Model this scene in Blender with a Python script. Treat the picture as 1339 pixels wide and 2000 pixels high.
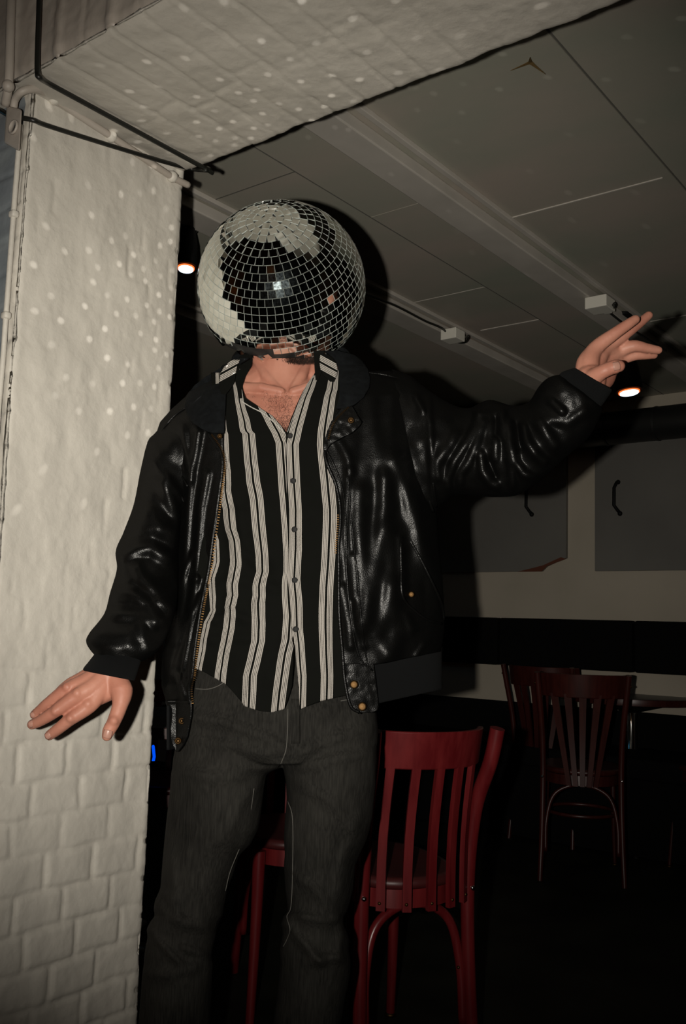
import bpy, math, random
import numpy as np
from mathutils import Vector, Matrix, noise
random.seed(7); np.random.seed(7)
for o in list(bpy.data.objects): bpy.data.objects.remove(o)
S = bpy.context.scene; COL = S.collection
PI = math.pi

# ------------------------------------------------------------------ camera
F_PX, CAM_H, PITCH, ROLL = 1850.0, 1.06, math.atan(222/1850), 0.0322
fw = np.array([0, math.cos(PITCH), math.sin(PITCH)])
u0 = np.array([0, -math.sin(PITCH), math.cos(PITCH)]); r0 = np.array([1., 0, 0])
rt = r0*math.cos(ROLL)+u0*math.sin(ROLL); up = u0*math.cos(ROLL)-r0*math.sin(ROLL)
CC = np.array([0, 0, CAM_H])
cam = bpy.data.objects.new('camera', bpy.data.cameras.new('camera')); COL.objects.link(cam)
m = Matrix.Identity(4)
for i in range(3):
    m[i][0] = rt[i]; m[i][1] = up[i]; m[i][2] = -fw[i]; m[i][3] = CC[i]
cam.matrix_world = m
cam.data.sensor_fit = 'VERTICAL'; cam.data.sensor_height = 36; cam.data.sensor_width = 24.1
cam.data.lens = F_PX/2000*36; cam.data.clip_start = 0.02
S.camera = cam

def ray(x, y): return fw+rt*(x-669.5)/F_PX-up*(y-1000)/F_PX
def P(x, y, d): v = ray(x, y); return CC+v*d/v[1]
def PA(px, py, d):                      # vectorised
    px = np.asarray(px, float)[..., None]; py = np.asarray(py, float)[..., None]; d = np.asarray(d, float)[..., None]
    v = fw+rt*(px-669.5)/F_PX-up*(py-1000)/F_PX
    return CC+v*d/v[..., 1:2]
QW = 0.91      # scale of the near wall about the camera
def Pz(x, y, z): v = ray(x, y); return CC+v*(z-CAM_H)/v[2]
AN = math.radians(38)
A_ = np.array([math.sin(AN), math.cos(AN), 0]); B_ = np.array([-math.cos(AN), math.sin(AN), 0])
ROOM = Matrix.Rotation(math.radians(52), 4, 'Z')
def Pb(x, y, b): v = ray(x, y); return CC+v*(b/(v@B_))
def Pa(x, y, a): v = ray(x, y); return CC+v*(a/(v@A_))
def W(a, b, z): return A_*a+B_*b+np.array([0, 0, z])

# ------------------------------------------------------------------ world, flash, exposure
S.world = bpy.data.worlds.new('world'); S.world.use_nodes = True
S.world.node_tree.nodes['Background'].inputs[0].default_value = (1, .93, .85, 1)
S.world.node_tree.nodes['Background'].inputs[1].default_value = 0.0012
S.view_settings.view_transform = 'Standard'; S.view_settings.look = 'None'
S.view_settings.exposure = 0.0; S.view_settings.gamma = 1.0; S.view_settings.use_curve_mapping = False
FLASH = np.array([-0.108, 0.01, CAM_H+0.0]); FLASH_W = 160.0
def spot(name, loc, target, watts, size_deg, blend, radius, color):
    l = bpy.data.lights.new(name, 'SPOT'); l.energy = watts; l.spot_size = math.radians(size_deg); l.spot_blend = blend
    l.shadow_soft_size = radius; l.color = color
    o = bpy.data.objects.new(name, l); COL.objects.link(o); o.location = loc
    o.rotation_euler = (Vector(target)-Vector(loc)).to_track_quat('-Z', 'Y').to_euler()
    return o
spot('camera_flash', FLASH, P(635, 930, 2.0), FLASH_W, 74, 1.0, 0.012, (1, .945, .845))

# ------------------------------------------------------------------ materials
def mat(name, col, rough=.6, metal=0, spec=.5, emit=None, estr=0):
    m = bpy.data.materials.new(name); m.use_nodes = True
    b = m.node_tree.nodes['Principled BSDF']
    b.inputs['Base Color'].default_value = (*col, 1); b.inputs['Roughness'].default_value = rough
    b.inputs['Metallic'].default_value = metal; b.inputs['Specular IOR Level'].default_value = spec
    if emit: b.inputs['Emission Color'].default_value = (*emit, 1); b.inputs['Emission Strength'].default_value = estr
    return m
def nd(m, t, **k):
    n = m.node_tree.nodes.new(t)
    for a, v in k.items(): setattr(n, a, v)
    return n
def lk(m, a, b): m.node_tree.links.new(a, b)
def noisy(m, c1, c2, scale=6, detail=4, lo=.35, hi=.65, stretch=(1, 1, 1), bump=0, bscale=60, bdist=.002, bstretch=(1,1,1), rough=None):
    tc = nd(m, 'ShaderNodeTexCoord'); mp = nd(m, 'ShaderNodeMapping'); mp.inputs['Scale'].default_value = stretch
    n = nd(m, 'ShaderNodeTexNoise'); n.inputs['Scale'].default_value = scale; n.inputs['Detail'].default_value = detail
    r = nd(m, 'ShaderNodeValToRGB'); r.color_ramp.elements[0].position = lo; r.color_ramp.elements[1].position = hi
    r.color_ramp.elements[0].color = (*c1, 1); r.color_ramp.elements[1].color = (*c2, 1)
    b = m.node_tree.nodes['Principled BSDF']
    lk(m, tc.outputs['Object'], mp.inputs[0]); lk(m, mp.outputs[0], n.inputs[0]); lk(m, n.outputs[0], r.inputs[0]); lk(m, r.outputs[0], b.inputs['Base Color'])
    if bump:
        mp2 = nd(m, 'ShaderNodeMapping'); mp2.inputs['Scale'].default_value = bstretch
        n2 = nd(m, 'ShaderNodeTexNoise'); n2.inputs['Scale'].default_value = bscale; n2.inputs['Detail'].default_value = 5
        bp = nd(m, 'ShaderNodeBump'); bp.inputs['Strength'].default_value = bump; bp.inputs['Distance'].default_value = bdist
        lk(m, tc.outputs['Object'], mp2.inputs[0]); lk(m, mp2.outputs[0], n2.inputs[0]); lk(m, n2.outputs[0], bp.inputs['Height']); lk(m, bp.outputs[0], b.inputs['Normal'])
    return m
M = {}
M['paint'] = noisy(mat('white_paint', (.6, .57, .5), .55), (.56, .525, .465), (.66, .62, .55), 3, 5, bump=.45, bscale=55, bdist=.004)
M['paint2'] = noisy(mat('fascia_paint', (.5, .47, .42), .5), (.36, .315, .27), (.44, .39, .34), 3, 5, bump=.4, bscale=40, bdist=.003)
M['paintl'] = noisy(mat('soffit_paint_shaded', (.5, .47, .42), .55), (.44, .41, .36), (.52, .485, .43), 3, 5, bump=.45, bscale=55, bdist=.004)  # darker copy of the white paint, weaker flash on the lintel put into colour
M['mural'] = noisy(mat('blue_grey_paint', (.2, .22, .23), .6), (.20, .22, .24), (.30, .33, .34), 5, 5, .4, .7, (1, 1, 3), bump=.4, bscale=40, bdist=.003)
M['ceil'] = noisy(mat('ceiling_paint', (.3, .29, .26), .6), (.31, .32, .26), (.40, .345, .295), 2.5, 6, .35, .65, (1, .5, 1), bump=.15, bscale=30, bdist=.003)
M['seamdark'] = mat('seam_dark', (.12, .115, .10), .7)
M['beam'] = noisy(mat('beam_paint', (.5, .47, .42), .5), (.44, .41, .365), (.53, .49, .44), 5, 4, bump=.1)
M['wallp'] = noisy(mat('cream_wall_paint', (.5, .43, .33), .7), (.44, .39, .31), (.50, .44, .355), 2, 4)
M['panel'] = noisy(mat('grey_board_paint', (.3, .29, .27), .7), (.145, .138, .125), (.175, .167, .15), 2, 4)
M['chip'] = mat('chipped_wood', (.12, .035, .016), .8)
M['black'] = mat('black_plastic', (.004, .004, .004), .6, spec=.2)
M['blackmat'] = mat('black_matt', (.004, .004, .004), .9, spec=.1)
M['duct'] = mat('black_duct', (.012, .012, .011), .45)
M['floor'] = noisy(mat('dark_floor', (.01, .01, .008), .6), (.006, .006, .004), (.016, .015, .011), 4, 5, spec_ := .35, .65) if False else noisy(mat('dark_floor', (.01, .01, .008), .6, spec=.25), (.007, .007, .005), (.018, .018, .012), 4, 5)
M['cable'] = mat('black_cable', (.012, .012, .01), .4)
M['club'] = noisy(mat('club_wall', (.02, .01, .01), .8), (.012, .01, .01), (.03, .02, .018), 2, 3)
def leather():
    m = mat('black_leather', (.0025, .0025, .0023), .4, spec=.30)
    b = m.node_tree.nodes['Principled BSDF']
    tc = nd(m, 'ShaderNodeTexCoord')
    n1 = nd(m, 'ShaderNodeTexNoise'); n1.inputs['Scale'].default_value = 16; n1.inputs['Detail'].default_value = 3; n1.inputs['Distortion'].default_value = .6
    n2 = nd(m, 'ShaderNodeTexVoronoi'); n2.inputs['Scale'].default_value = 480
    n3 = nd(m, 'ShaderNodeTexNoise'); n3.inputs['Scale'].default_value = 60; n3.inputs['Detail'].default_value = 4
    for n in (n1, n2, n3): lk(m, tc.outputs['Object'], n.inputs['Vector'])
    b1 = nd(m, 'ShaderNodeBump'); b1.inputs['Distance'].default_value = .010; b1.inputs['Strength'].default_value = .16
    b3 = nd(m, 'ShaderNodeBump'); b3.inputs['Distance'].default_value = .0010; b3.inputs['Strength'].default_value = .25
    b2 = nd(m, 'ShaderNodeBump'); b2.inputs['Distance'].default_value = .0006; b2.inputs['Strength'].default_value = .55
    lk(m, n1.outputs[0], b1.inputs['Height']); lk(m, n3.outputs[0], b3.inputs['Height']); lk(m, n2.outputs['Distance'], b2.inputs['Height'])
    lk(m, b3.outputs[0], b2.inputs['Normal']); lk(m, b2.outputs[0], b.inputs['Normal'])
    r = nd(m, 'ShaderNodeMapRange'); r.inputs['To Min'].default_value = .31; r.inputs['To Max'].default_value = .45
    lk(m, n3.outputs[0], r.inputs['Value'])
    df = nd(m, 'ShaderNodeBsdfDiffuse'); df.inputs[0].default_value = (.0028, .0028, .0026, 1)
    gl = nd(m, 'ShaderNodeBsdfGlossy'); gl.inputs['Color'].default_value = (1, 1, 1, 1); mx = nd(m, 'ShaderNodeMixShader'); mx.inputs[0].default_value = .024
    lk(m, r.outputs[0], gl.inputs['Roughness']); lk(m, b2.outputs[0], df.inputs['Normal']); lk(m, b2.outputs[0], gl.inputs['Normal'])
    lk(m, df.outputs[0], mx.inputs[1]); lk(m, gl.outputs[0], mx.inputs[2]); lk(m, mx.outputs[0], m.node_tree.nodes['Material Output'].inputs[0])
    return m
M['leather'] = leather()
def ribbed(name, col, sc, axis):
    m = mat(name, col, .9, spec=.15); b = m.node_tree.nodes['Principled BSDF']
    uv = nd(m, 'ShaderNodeUVMap'); w = nd(m, 'ShaderNodeTexWave'); w.inputs['Scale'].default_value = sc; w.bands_direction = axis
    bp = nd(m, 'ShaderNodeBump'); bp.inputs['Distance'].default_value = .003; bp.inputs['Strength'].default_value = .8
    lk(m, uv.outputs[0], w.inputs[0]); lk(m, w.outputs[0], bp.inputs['Height']); lk(m, bp.outputs[0], b.inputs['Normal'])
    return m
M['rib'] = ribbed('black_knit_rib', (.006, .0066, .007), 14, 'X')
M['ribhem'] = ribbed('black_knit_hem', (.007, .0075, .008), 40, 'X')
M['knit'] = noisy(mat('black_knit', (.008, .009, .010), .95, spec=.1), (.0035, .004, .0045), (.006, .007, .0078), 90, 3, bump=.4, bscale=500, bdist=.001)
def striped():
    m = mat('striped_shirt_cloth', (.02, .02, .019), .9, spec=.05); b = m.node_tree.nodes['Principled BSDF']
    uv = nd(m, 'ShaderNodeUVMap'); sx = nd(m, 'ShaderNodeSeparateXYZ'); lk(m, uv.outputs[0], sx.inputs[0])
    def mt(op, a, c=None):
        n = nd(m, 'ShaderNodeMath', operation=op)
        if isinstance(a, (int, float)): n.inputs[0].default_value = a
        else: lk(m, a, n.inputs[0])
        if c is not None:
            if isinstance(c, (int, float)): n.inputs[1].default_value = c
            else: lk(m, c, n.inputs[1])
        return n.outputs[0]
    q = mt('ABSOLUTE', mt('SUBTRACT', mt('FRACT', mt('ADD', sx.outputs[0], .5)), .5))
    g = mt('DIVIDE', mt('SUBTRACT', q, .03), .04)
    line = mt('LESS_THAN', mt('FRACT', g), .66)
    ok = mt('MULTIPLY', mt('GREATER_THAN', q, .03), mt('LESS_THAN', q, .19))
    f = mt('MULTIPLY', line, ok)
    mx = nd(m, 'ShaderNodeMix', data_type='RGBA'); lk(m, f, mx.inputs[0])
    mx.inputs[6].default_value = (.0048, .005, .0042, 1); mx.inputs[7].default_value = (.40, .37, .335, 1)
    lk(m, mx.outputs[2], b.inputs['Base Color'])
    tc = nd(m, 'ShaderNodeTexCoord'); n = nd(m, 'ShaderNodeTexNoise'); n.inputs['Scale'].default_value = 28; n.inputs['Detail'].default_value = 4
    bp = nd(m, 'ShaderNodeBump'); bp.inputs['Distance'].default_value = .004; bp.inputs['Strength'].default_value = .5
    lk(m, tc.outputs['Object'], n.inputs[0]); lk(m, n.outputs[0], bp.inputs['Height']); lk(m, bp.outputs[0], b.inputs['Normal'])
    return m
M['shirt'] = striped()
M['shirtblack'] = mat('black_shirt_cloth', (.0048, .005, .0042), .9, spec=.05)
def denim():
    m = mat('charcoal_denim', (.05, .048, .044), .9, spec=.1); b = m.node_tree.nodes['Principled BSDF']
    tc = nd(m, 'ShaderNodeTexCoord')
    mp = nd(m, 'ShaderNodeMapping'); mp.inputs['Scale'].default_value = (1, 1, .07); lk(m, tc.outputs['Object'], mp.inputs[0])
    n1 = nd(m, 'ShaderNodeTexNoise'); n1.inputs['Scale'].default_value = 330; n1.inputs['Detail'].default_value = 3; lk(m, mp.outputs[0], n1.inputs[0])
    n2 = nd(m, 'ShaderNodeTexNoise'); n2.inputs['Scale'].default_value = 7; n2.inputs['Detail'].default_value = 4; lk(m, tc.outputs['Object'], n2.inputs[0])
    r = nd(m, 'ShaderNodeValToRGB'); r.color_ramp.elements[0].position = .3; r.color_ramp.elements[1].position = .7
    r.color_ramp.elements[0].color = (.0045, .0044, .004, 1); r.color_ramp.elements[1].color = (.030, .0285, .025, 1)
    ad = nd(m, 'ShaderNodeMath', operation='ADD'); mu = nd(m, 'ShaderNodeMath', operation='MULTIPLY'); mu.inputs[1].default_value = .5
    lk(m, n1.outputs[0], ad.inputs[0]); lk(m, n2.outputs[0], ad.inputs[1]); lk(m, ad.outputs[0], mu.inputs[0]); lk(m, mu.outputs[0], r.inputs[0]); lk(m, r.outputs[0], b.inputs['Base Color'])
    n3 = nd(m, 'ShaderNodeTexNoise'); n3.inputs['Scale'].default_value = 14; n3.inputs['Detail'].default_value = 4; lk(m, tc.outputs['Object'], n3.inputs[0])
    bp = nd(m, 'ShaderNodeBump'); bp.inputs['Distance'].default_value = .012; bp.inputs['Strength'].default_value = .5
    lk(m, n3.outputs[0], bp.inputs['Height']); lk(m, bp.outputs[0], b.inputs['Normal'])
    return m
M['denim'] = denim()
M['stitch'] = mat('grey_thread', (.085, .08, .07), .8)
M['darkstitch'] = mat('black_thread', (.01, .01, .01), .6)
M['skin'] = noisy(mat('skin', (.5, .25, .17), .5, spec=.35), (.38, .150, .102), (.50, .235, .165), 14, 5, .3, .7, bump=.3, bscale=110, bdist=.0016)
M['skin'].node_tree.nodes['Principled BSDF'].inputs['Subsurface Weight'].default_value = .06
M['skin'].node_tree.nodes['Principled BSDF'].inputs['Subsurface Radius'].default_value = (.008, .003, .002)
M['nail'] = mat('fingernail', (.40, .21, .16), .35)
M['hair'] = mat('dark_brown_hair', (.025, .012, .008), .6)
M['brass'] = mat('aged_brass', (.075, .042, .017), .5, 1)
M['mirror'] = mat('mirror_tile', (.82, .84, .79), .012, 1)
_m = M['mirror']; _g = nd(_m, 'ShaderNodeBsdfGlossy'); _g.inputs['Roughness'].default_value = .20; _g.inputs['Color'].default_value = (.75, .9, .95, 1)
_x = nd(_m, 'ShaderNodeMixShader'); _n = nd(_m, 'ShaderNodeTexNoise'); _n.inputs['Scale'].default_value = 90; _n.inputs['Detail'].default_value = 5
_r = nd(_m, 'ShaderNodeMapRange'); _r.inputs['From Min'].default_value = .35; _r.inputs['From Max'].default_value = .75; _r.inputs['To Min'].default_value = .004; _r.inputs['To Max'].default_value = .03
lk(_m, _n.outputs[0], _r.inputs['Value']); lk(_m, _r.outputs[0], _x.inputs[0]); lk(_m, _m.node_tree.nodes['Principled BSDF'].outputs[0], _x.inputs[1]); lk(_m, _g.outputs[0], _x.inputs[2])
lk(_m, _x.outputs[0], _m.node_tree.nodes['Material Output'].inputs[0])
M['tileedge'] = mat('mirror_tile_edge', (.34, .37, .34), .3, spec=.9)
M['ballcore'] = noisy(mat('black_ball_core', (.008, .008, .008), .7), (.005, .005, .005), (.02, .019, .017), 60, 3)
M['redwood'] = noisy(mat('red_lacquered_wood', (.09, .008, .008), .3), (.085, .0055, .007), (.13, .012, .013), 8, 4, stretch=(6, 6, .6))
M['brownwood'] = noisy(mat('brown_lacquered_wood', (.08, .02, .012), .35), (.035, .006, .0045), (.055, .010, .007), 8, 4, stretch=(6, 6, .6))
M['darkseat'] = mat('dark_shaded_seat', (.05, .008, .008), .45)  # darker red seat; colour also carries the shadow on the chair between the legs
M['chrome'] = mat('chrome', (.75, .75, .73), .12, 1)
M['steel'] = mat('brushed_steel', (.6, .58, .54), .4, 1)
M['tabletop'] = mat('grey_table_laminate', (.09, .095, .1), .4)
M['whiteplastic'] = mat('white_plastic', (.75, .72, .64), .5)
M['lens'] = mat('lit_lamp_lens', (1, 1, 1), .3, emit=(.72, .86, 1), estr=2.5)
M['lensrim'] = mat('lit_lamp_rim', (1, .3, .1), .3, emit=(1, .16, .03), estr=1.6)
M['bluelight'] = mat('blue_light', (.0, .05, .8), .3, emit=(.0, .09, 1), estr=.9)
M['teallight'] = mat('teal_lamp', (0, .3, .4), .3, emit=(.1, .5, .8), estr=3)
M['orangelight'] = mat('orange_lamp', (.8, .3, .0), .3, emit=(1, .32, .05), estr=2.2)
M['sole'] = mat('black_rubber', (.01, .01, .01), .7)

# ------------------------------------------------------------------ mesh helpers
WM = {}
def tag(o, label=None, cat=None, group=None, kind=None):
    if label: o['label'] = label
    if cat: o['category'] = cat
    if group: o['group'] = group
    if kind: o['kind'] = kind
    return o
def empty(name, loc, rz=0, label=None, cat=None, group=None):
    o = bpy.data.objects.new(name, None); COL.objects.link(o); o.empty_display_size = .05
    o.location = loc; o.rotation_euler = (0, 0, rz)
    WM[o] = Matrix.Translation(Vector(loc)) @ Matrix.Rotation(rz, 4, 'Z')
    return tag(o, label, cat, group)
class MB:
    def __init__(s): s.v = []; s.f = []; s.uv = {}; s.mi = []
    def add(s, v, f, mi=0):
        k = len(s.v); s.v += [tuple(map(float, p)) for p in v]; s.f += [tuple(i+k for i in q) for q in f]; s.mi += [mi]*len(f); return s
    def box(s, c, d, rot=None, mi=0):
        c = np.array(c, float); d = np.array(d, float)/2
        v = np.array([(x, y, z) for x in (-1, 1) for y in (-1, 1) for z in (-1, 1)])*d
        if rot is not None: v = v@np.array(rot.to_3x3() if isinstance(rot, Matrix) else rot).T
        return s.add(v+c, [(0, 1, 3, 2), (4, 6, 7, 5), (0, 4, 5, 1), (2, 3, 7, 6), (0, 2, 6, 4), (1, 5, 7, 3)], mi)
    def tube(s, pts, rad, n=12, cap=True, flat=None, mi=0, closed=False):
        pts = [Vector(map(float, p)) for p in pts]; N = len(pts)
        if isinstance(rad, (int, float)): rad = [rad]*N
        T = []
        for i in range(N):
            if closed: t = pts[(i+1) % N]-pts[i-1]
            else: t = pts[min(i+1, N-1)]-pts[max(i-1, 0)]
            T.append(t.normalized())
        ref = Vector((0, 0, 1)) if abs(T[0].z) < .9 else Vector((1, 0, 0))
        x = T[0].cross(ref).normalized(); rows = []
        for i in range(N):
            x = (x-T[i]*x.dot(T[i])).normalized(); y = T[i].cross(x)
            fl = 1 if flat is None else flat
            rows.append([pts[i]+x*math.cos(2*PI*k/n)*rad[i]+y*math.sin(2*PI*k/n)*rad[i]*fl for k in range(n)])
        v = [p for r in rows for p in r]; f = []
        for i in range(N if closed else N-1):
            j = (i+1) % N
            for k in range(n): f.append((i*n+k, i*n+(k+1) % n, j*n+(k+1) % n, j*n+k))
        if cap and not closed: f.append(tuple(reversed(range(n)))); f.append(tuple(range((N-1)*n, N*n)))
        return s.add(v, f, mi)
    def limb(s, pts, rad, n=16):          # tube with round ends
        P_ = [Vector(map(float, p)) for p in pts]
        d0 = (P_[0]-P_[1]).normalized(); d1 = (P_[-1]-P_[-2]).normalized()
        a = [P_[0]+d0*rad[0]*math.sin(t) for t in (1.45, 1.1, .75, .35)]; ra = [rad[0]*math.cos(t) for t in (1.45, 1.1, .75, .35)]
        b = [P_[-1]+d1*rad[-1]*math.sin(t) for t in (.35, .75, 1.1, 1.45)]; rb = [rad[-1]*math.cos(t) for t in (.35, .75, 1.1, 1.45)]
        return s.tube(a+P_+b, ra+list(rad)+rb, n)
    def sphere(s, c, r, n=16, mi=0):
        r = (r, r, r) if isinstance(r, (int, float)) else r; m = n//2; v = []; f = []
        for i in range(1, m):
            for k in range(n):
                t = PI*i/m; p = 2*PI*k/n; v.append((c[0]+r[0]*math.sin(t)*math.cos(p), c[1]+r[1]*math.sin(t)*math.sin(p), c[2]+r[2]*math.cos(t)))
        for i in range(m-2):
            for k in range(n): f.append((i*n+k, (i+1)*n+k, (i+1)*n+(k+1) % n, i*n+(k+1) % n))
        v += [(c[0], c[1], c[2]+r[2]), (c[0], c[1], c[2]-r[2])]; q = len(v)
        for k in range(n): f.append((q-2, k, (k+1) % n)); f.append((q-1, (m-2)*n+(k+1) % n, (m-2)*n+k))
        return s.add(v, f, mi)
    def grid(s, G, uv=None, mi=0):        # G: array rows x cols x 3
        R, C = G.shape[:2]; k = len(s.v)
        f = [(i*C+j, i*C+j+1, (i+1)*C+j+1, (i+1)*C+j) for i in range(R-1) for j in range(C-1)]
        if uv is not None:
            for i in range(R):
                for j in range(C): s.uv[k+i*C+j] = tuple(uv[i, j])
        return s.add(G.reshape(-1, 3), f, mi)
    def closed_grid(s, G):                # ring loft, G rows x ring, capped
        R, C = G.shape[:2]
        f = [(i*C+j, i*C+(j+1) % C, (i+1)*C+(j+1) % C, (i+1)*C+j) for i in range(R-1) for j in range(C)]
        f += [tuple(reversed(range(C))), tuple(range((R-1)*C, R*C))]
        return s.add(G.reshape(-1, 3), f)
    def lathe(s, prof, c, n=32, mi=0, axis=None):
        v = []; f = []
        for r, z in prof:
            for k in range(n): v.append((r*math.cos(2*PI*k/n), r*math.sin(2*PI*k/n), z))
        for i in range(len(prof)-1):
            for k in range(n): f.append((i*n+k, i*n+(k+1) % n, (i+1)*n+(k+1) % n, (i+1)*n+k))
        f += [tuple(reversed(range(n))), tuple(range((len(prof)-1)*n, len(prof)*n))]
        v = np.array(v)
        if axis is not None:
            q = Vector((0, 0, 1)).rotation_difference(Vector(axis)).to_matrix(); v = v@np.array(q).T
        return s.add(v+np.array(c), f, mi)
    def build(s, name, mats, parent=None, smooth=True, room=False, local=False, sharp=None):
        me = bpy.data.meshes.new(name)
        if local: mw = Matrix.Identity(4); V = s.v
        else:
            if parent is not None: mw = WM[parent]
            elif room: mw = ROOM
            else:
                a = np.array(s.v); lo = a.min(0); hi = a.max(0); mw = Matrix.Translation(((lo[0]+hi[0])/2, (lo[1]+hi[1])/2, lo[2]))
            inv = np.array(mw.inverted()); a = np.array(s.v); V = (a@inv[:3, :3].T+inv[:3, 3]).tolist()
        me.from_pydata(V, [], s.f); me.update()
        for mm in (mats if isinstance(mats, (list, tuple)) else [mats]): me.materials.append(mm)
        me.polygons.foreach_set('material_index', s.mi)
        me.polygons.foreach_set('use_smooth', [smooth]*len(s.f))
        if s.uv:
            l = me.uv_layers.new(name='UVMap')
            for lp in me.loops: l.data[lp.index].uv = s.uv.get(lp.vertex_index, (0, 0))
        if sharp and smooth: me.set_sharp_from_angle(angle=math.radians(sharp))
        o = bpy.data.objects.new(name, me); COL.objects.link(o)
        if parent is not None and not local: o.parent = parent; WM[o] = WM[parent]
        elif parent is not None: o.parent = parent
        else: o.matrix_world = mw; WM[o] = mw.copy()
        return o
def bevel(o, w=.004, seg=2):
    b = o.modifiers.new('bevel', 'BEVEL'); b.width = w; b.segments = seg; b.limit_method = 'ANGLE'; return o
def solid(o, t, off=0):
    b = o.modifiers.new('solidify', 'SOLIDIFY'); b.thickness = t; b.offset = off; return o
def spline(pts, n=8):                     # catmull-rom through points
    p = [np.array(q, float) for q in pts]; p = [2*p[0]-p[1]]+p+[2*p[-1]-p[-2]]; out = []
    for i in range(1, len(p)-2):
        for k in range(n):
            t = k/n; a, b, c, d = p[i-1:i+3]
            out.append(.5*((2*b)+(-a+c)*t+(2*a-5*b+4*c-d)*t*t+(-a+3*b-3*c+d)*t**3))
    out.append(p[-2]); return out
def I(tab):
    t = np.array(tab, float)
    return lambda y: np.interp(y, t[:, 0], t[:, 1])
def fb(x, y, z=0, o=4): return noise.fractal(Vector((x, y, z)), 1.0, 2.0, o)

# ------------------------------------------------------------------ setting: room
def rbox(name, a0, a1, b0, b1, z0, z1, mm, bev=0):
    mb = MB(); mb.v = []; c = W((a0+a1)/2, (b0+b1)/2, (z0+z1)/2)
    mb.box(c, (a1-a0, b1-b0, z1-z0), ROOM); o = mb.build(name, mm, room=True, smooth=False)
    if bev: bevel(o, bev)
    return o
def st(o): o['kind'] = 'structure'; return o
st(rbox('floor', -3.5, 5.1, -4, 6, -.1, 0, M['floor']))
st(rbox('ceiling', 1.32, 5.1, -4, 6, 2.35, 2.5, M['ceil']))
st(rbox('wall_back', 4.97, 5.1, -4, 6, 0, 2.35, M['wallp']))
st(rbox('wall_left', 1.38, 4.97, 5.6, 5.75, 0, 2.35, M['wallp']))
st(rbox('wall_right', 1.38, 4.97, -3.2, -3.05, 0, 2.35, M['wallp']))
st(rbox('wall_behind', -3.6, -3.5, -4, 6, 0, 3.1, M['club']))
st(rbox('wall_side', -3.5, .93, -4.0, -3.9, 0, 3.1, M['club']))
st(rbox('ceiling_front', -3.5, 1.3, -4, 6, 3.1, 3.2, M['club']))

def hmod(v, p, ph=0):
    q = (v+ph)/p; k = math.floor(q); return q-k, k
def brick_h(s, z, cw, ch, off, fade=1.0, depth=.004):
    """relief of painted brickwork: s along the course, z across the courses"""
    s2 = s+.006*fb(s*9, z*9, 3.3); z2 = z+.007*fb(s*7, z*7, 8.1)
    fz, kz = hmod(z2, ch); fs, ks = hmod(s2, cw, cw*off*(kz % 2)+.02*math.sin(kz*7.7))
    dz = min(fz, 1-fz)*ch; ds = min(fs, 1-fs)*cw
    e = min(1, dz/.009); e2 = min(1, ds/.010)
    e = e*e*(3-2*e); e2 = e2*e2*(3-2*e2)
    rnd = math.sin(kz*12.9898+ks*78.233)*43758.5453; rnd = rnd-math.floor(rnd)
    strength = fade*(.35+.65*min(1, max(0, .5+1.6*fb(s*2.2, z*2.2, 5.5))))
    h = -depth*(1-e*e2)*strength+(rnd-.5)*.004*strength*e*e2
    v = max(0, 1-ds/.008)*max(0, fb(s*4, z*4, 6.6)+.1)*.006*(1-fade*.6)
    return h-v+.0045*fb(s*6, z*3.4, 1.1)+.0022*fb(s*20, z*15, 2.2)
def relief(name, fn, s0, s1, t0, t1, step, mm, hf):
    ns = int((s1-s0)/step)+1; nt = int((t1-t0)/step)+1
    G = np.zeros((nt, ns, 3))
    for i in range(nt):
        t = t0+(t1-t0)*i/(nt-1)
        for j in range(ns):
            s = s0+(s1-s0)*j/(ns-1); G[i, j] = fn(s, t, hf(s, t))
    return G
JA0, JA1, JB, SZ, LA = 1.075*QW, 1.512*QW, 1.718*QW, CAM_H+1.108*QW, 1.03*QW
# jamb (end of the thick wall) with its brick relief wrapped round both corners
def jamb():
    mb = MB(); step = .005
    zs = np.arange(0, SZ+.02, step)
    prof = []                                    # unwrapped: near face, jamb face, far face
    for b in np.arange(3.2, JB+.03, -.03): prof.append(('n', b))
    for k in range(6): prof.append(('n', JB+.025-.005*k))
    for a in np.arange(JA0, JA1+.001, step): prof.append(('j', a))
    for b in (JB+.005, JB+.012, JB+.03, JB+.1, 3.2): prof.append(('f', b))
    G = np.zeros((len(zs), len(prof), 3))
    for i, z in enumerate(zs):
        fade = .10+1.0*min(1, max(0, (1.22-z)/.75))
        for j, (k, q) in enumerate(prof):
            if k == 'n':
                h = brick_h(q, z, .11, .0685, .5, .6); cr = max(0, 1-(q-JB)/.008)*.005
                G[i, j] = W(JA0-h+cr, q, z)
            elif k == 'j':
                h = brick_h(q, z, .111, .0685, .5, fade)
                cr = max(0, 1-(q-JA0)/.010, 1-(JA1-q)/.010)*.004
                jag = 0
                if JA1-q < .012: jag = .0035*fb(z*16, 3.7)+(-.005 if hmod(z+.004*fb(z*5, 1), .075)[0] < .12 else 0)
                G[i, j] = W(q+jag, JB-h+cr, z)
            else: G[i, j] = W(JA1+.004*fb(z*14, q), q, z)
    mb.grid(G[:, ::-1], mi=0)
    nn = sum(1 for k, q in prof if k == 'n'); C = len(prof)-1
    # the near face carries the blue-grey paint
    for idx in range(len(mb.f)):
        j = C-1-(idx % C)
        if j < nn-6: mb.mi[idx] = 1
    o = mb.build('wall_front', [M['paint'], M['mural']], room=True); st(o); return o
jamb()
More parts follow.
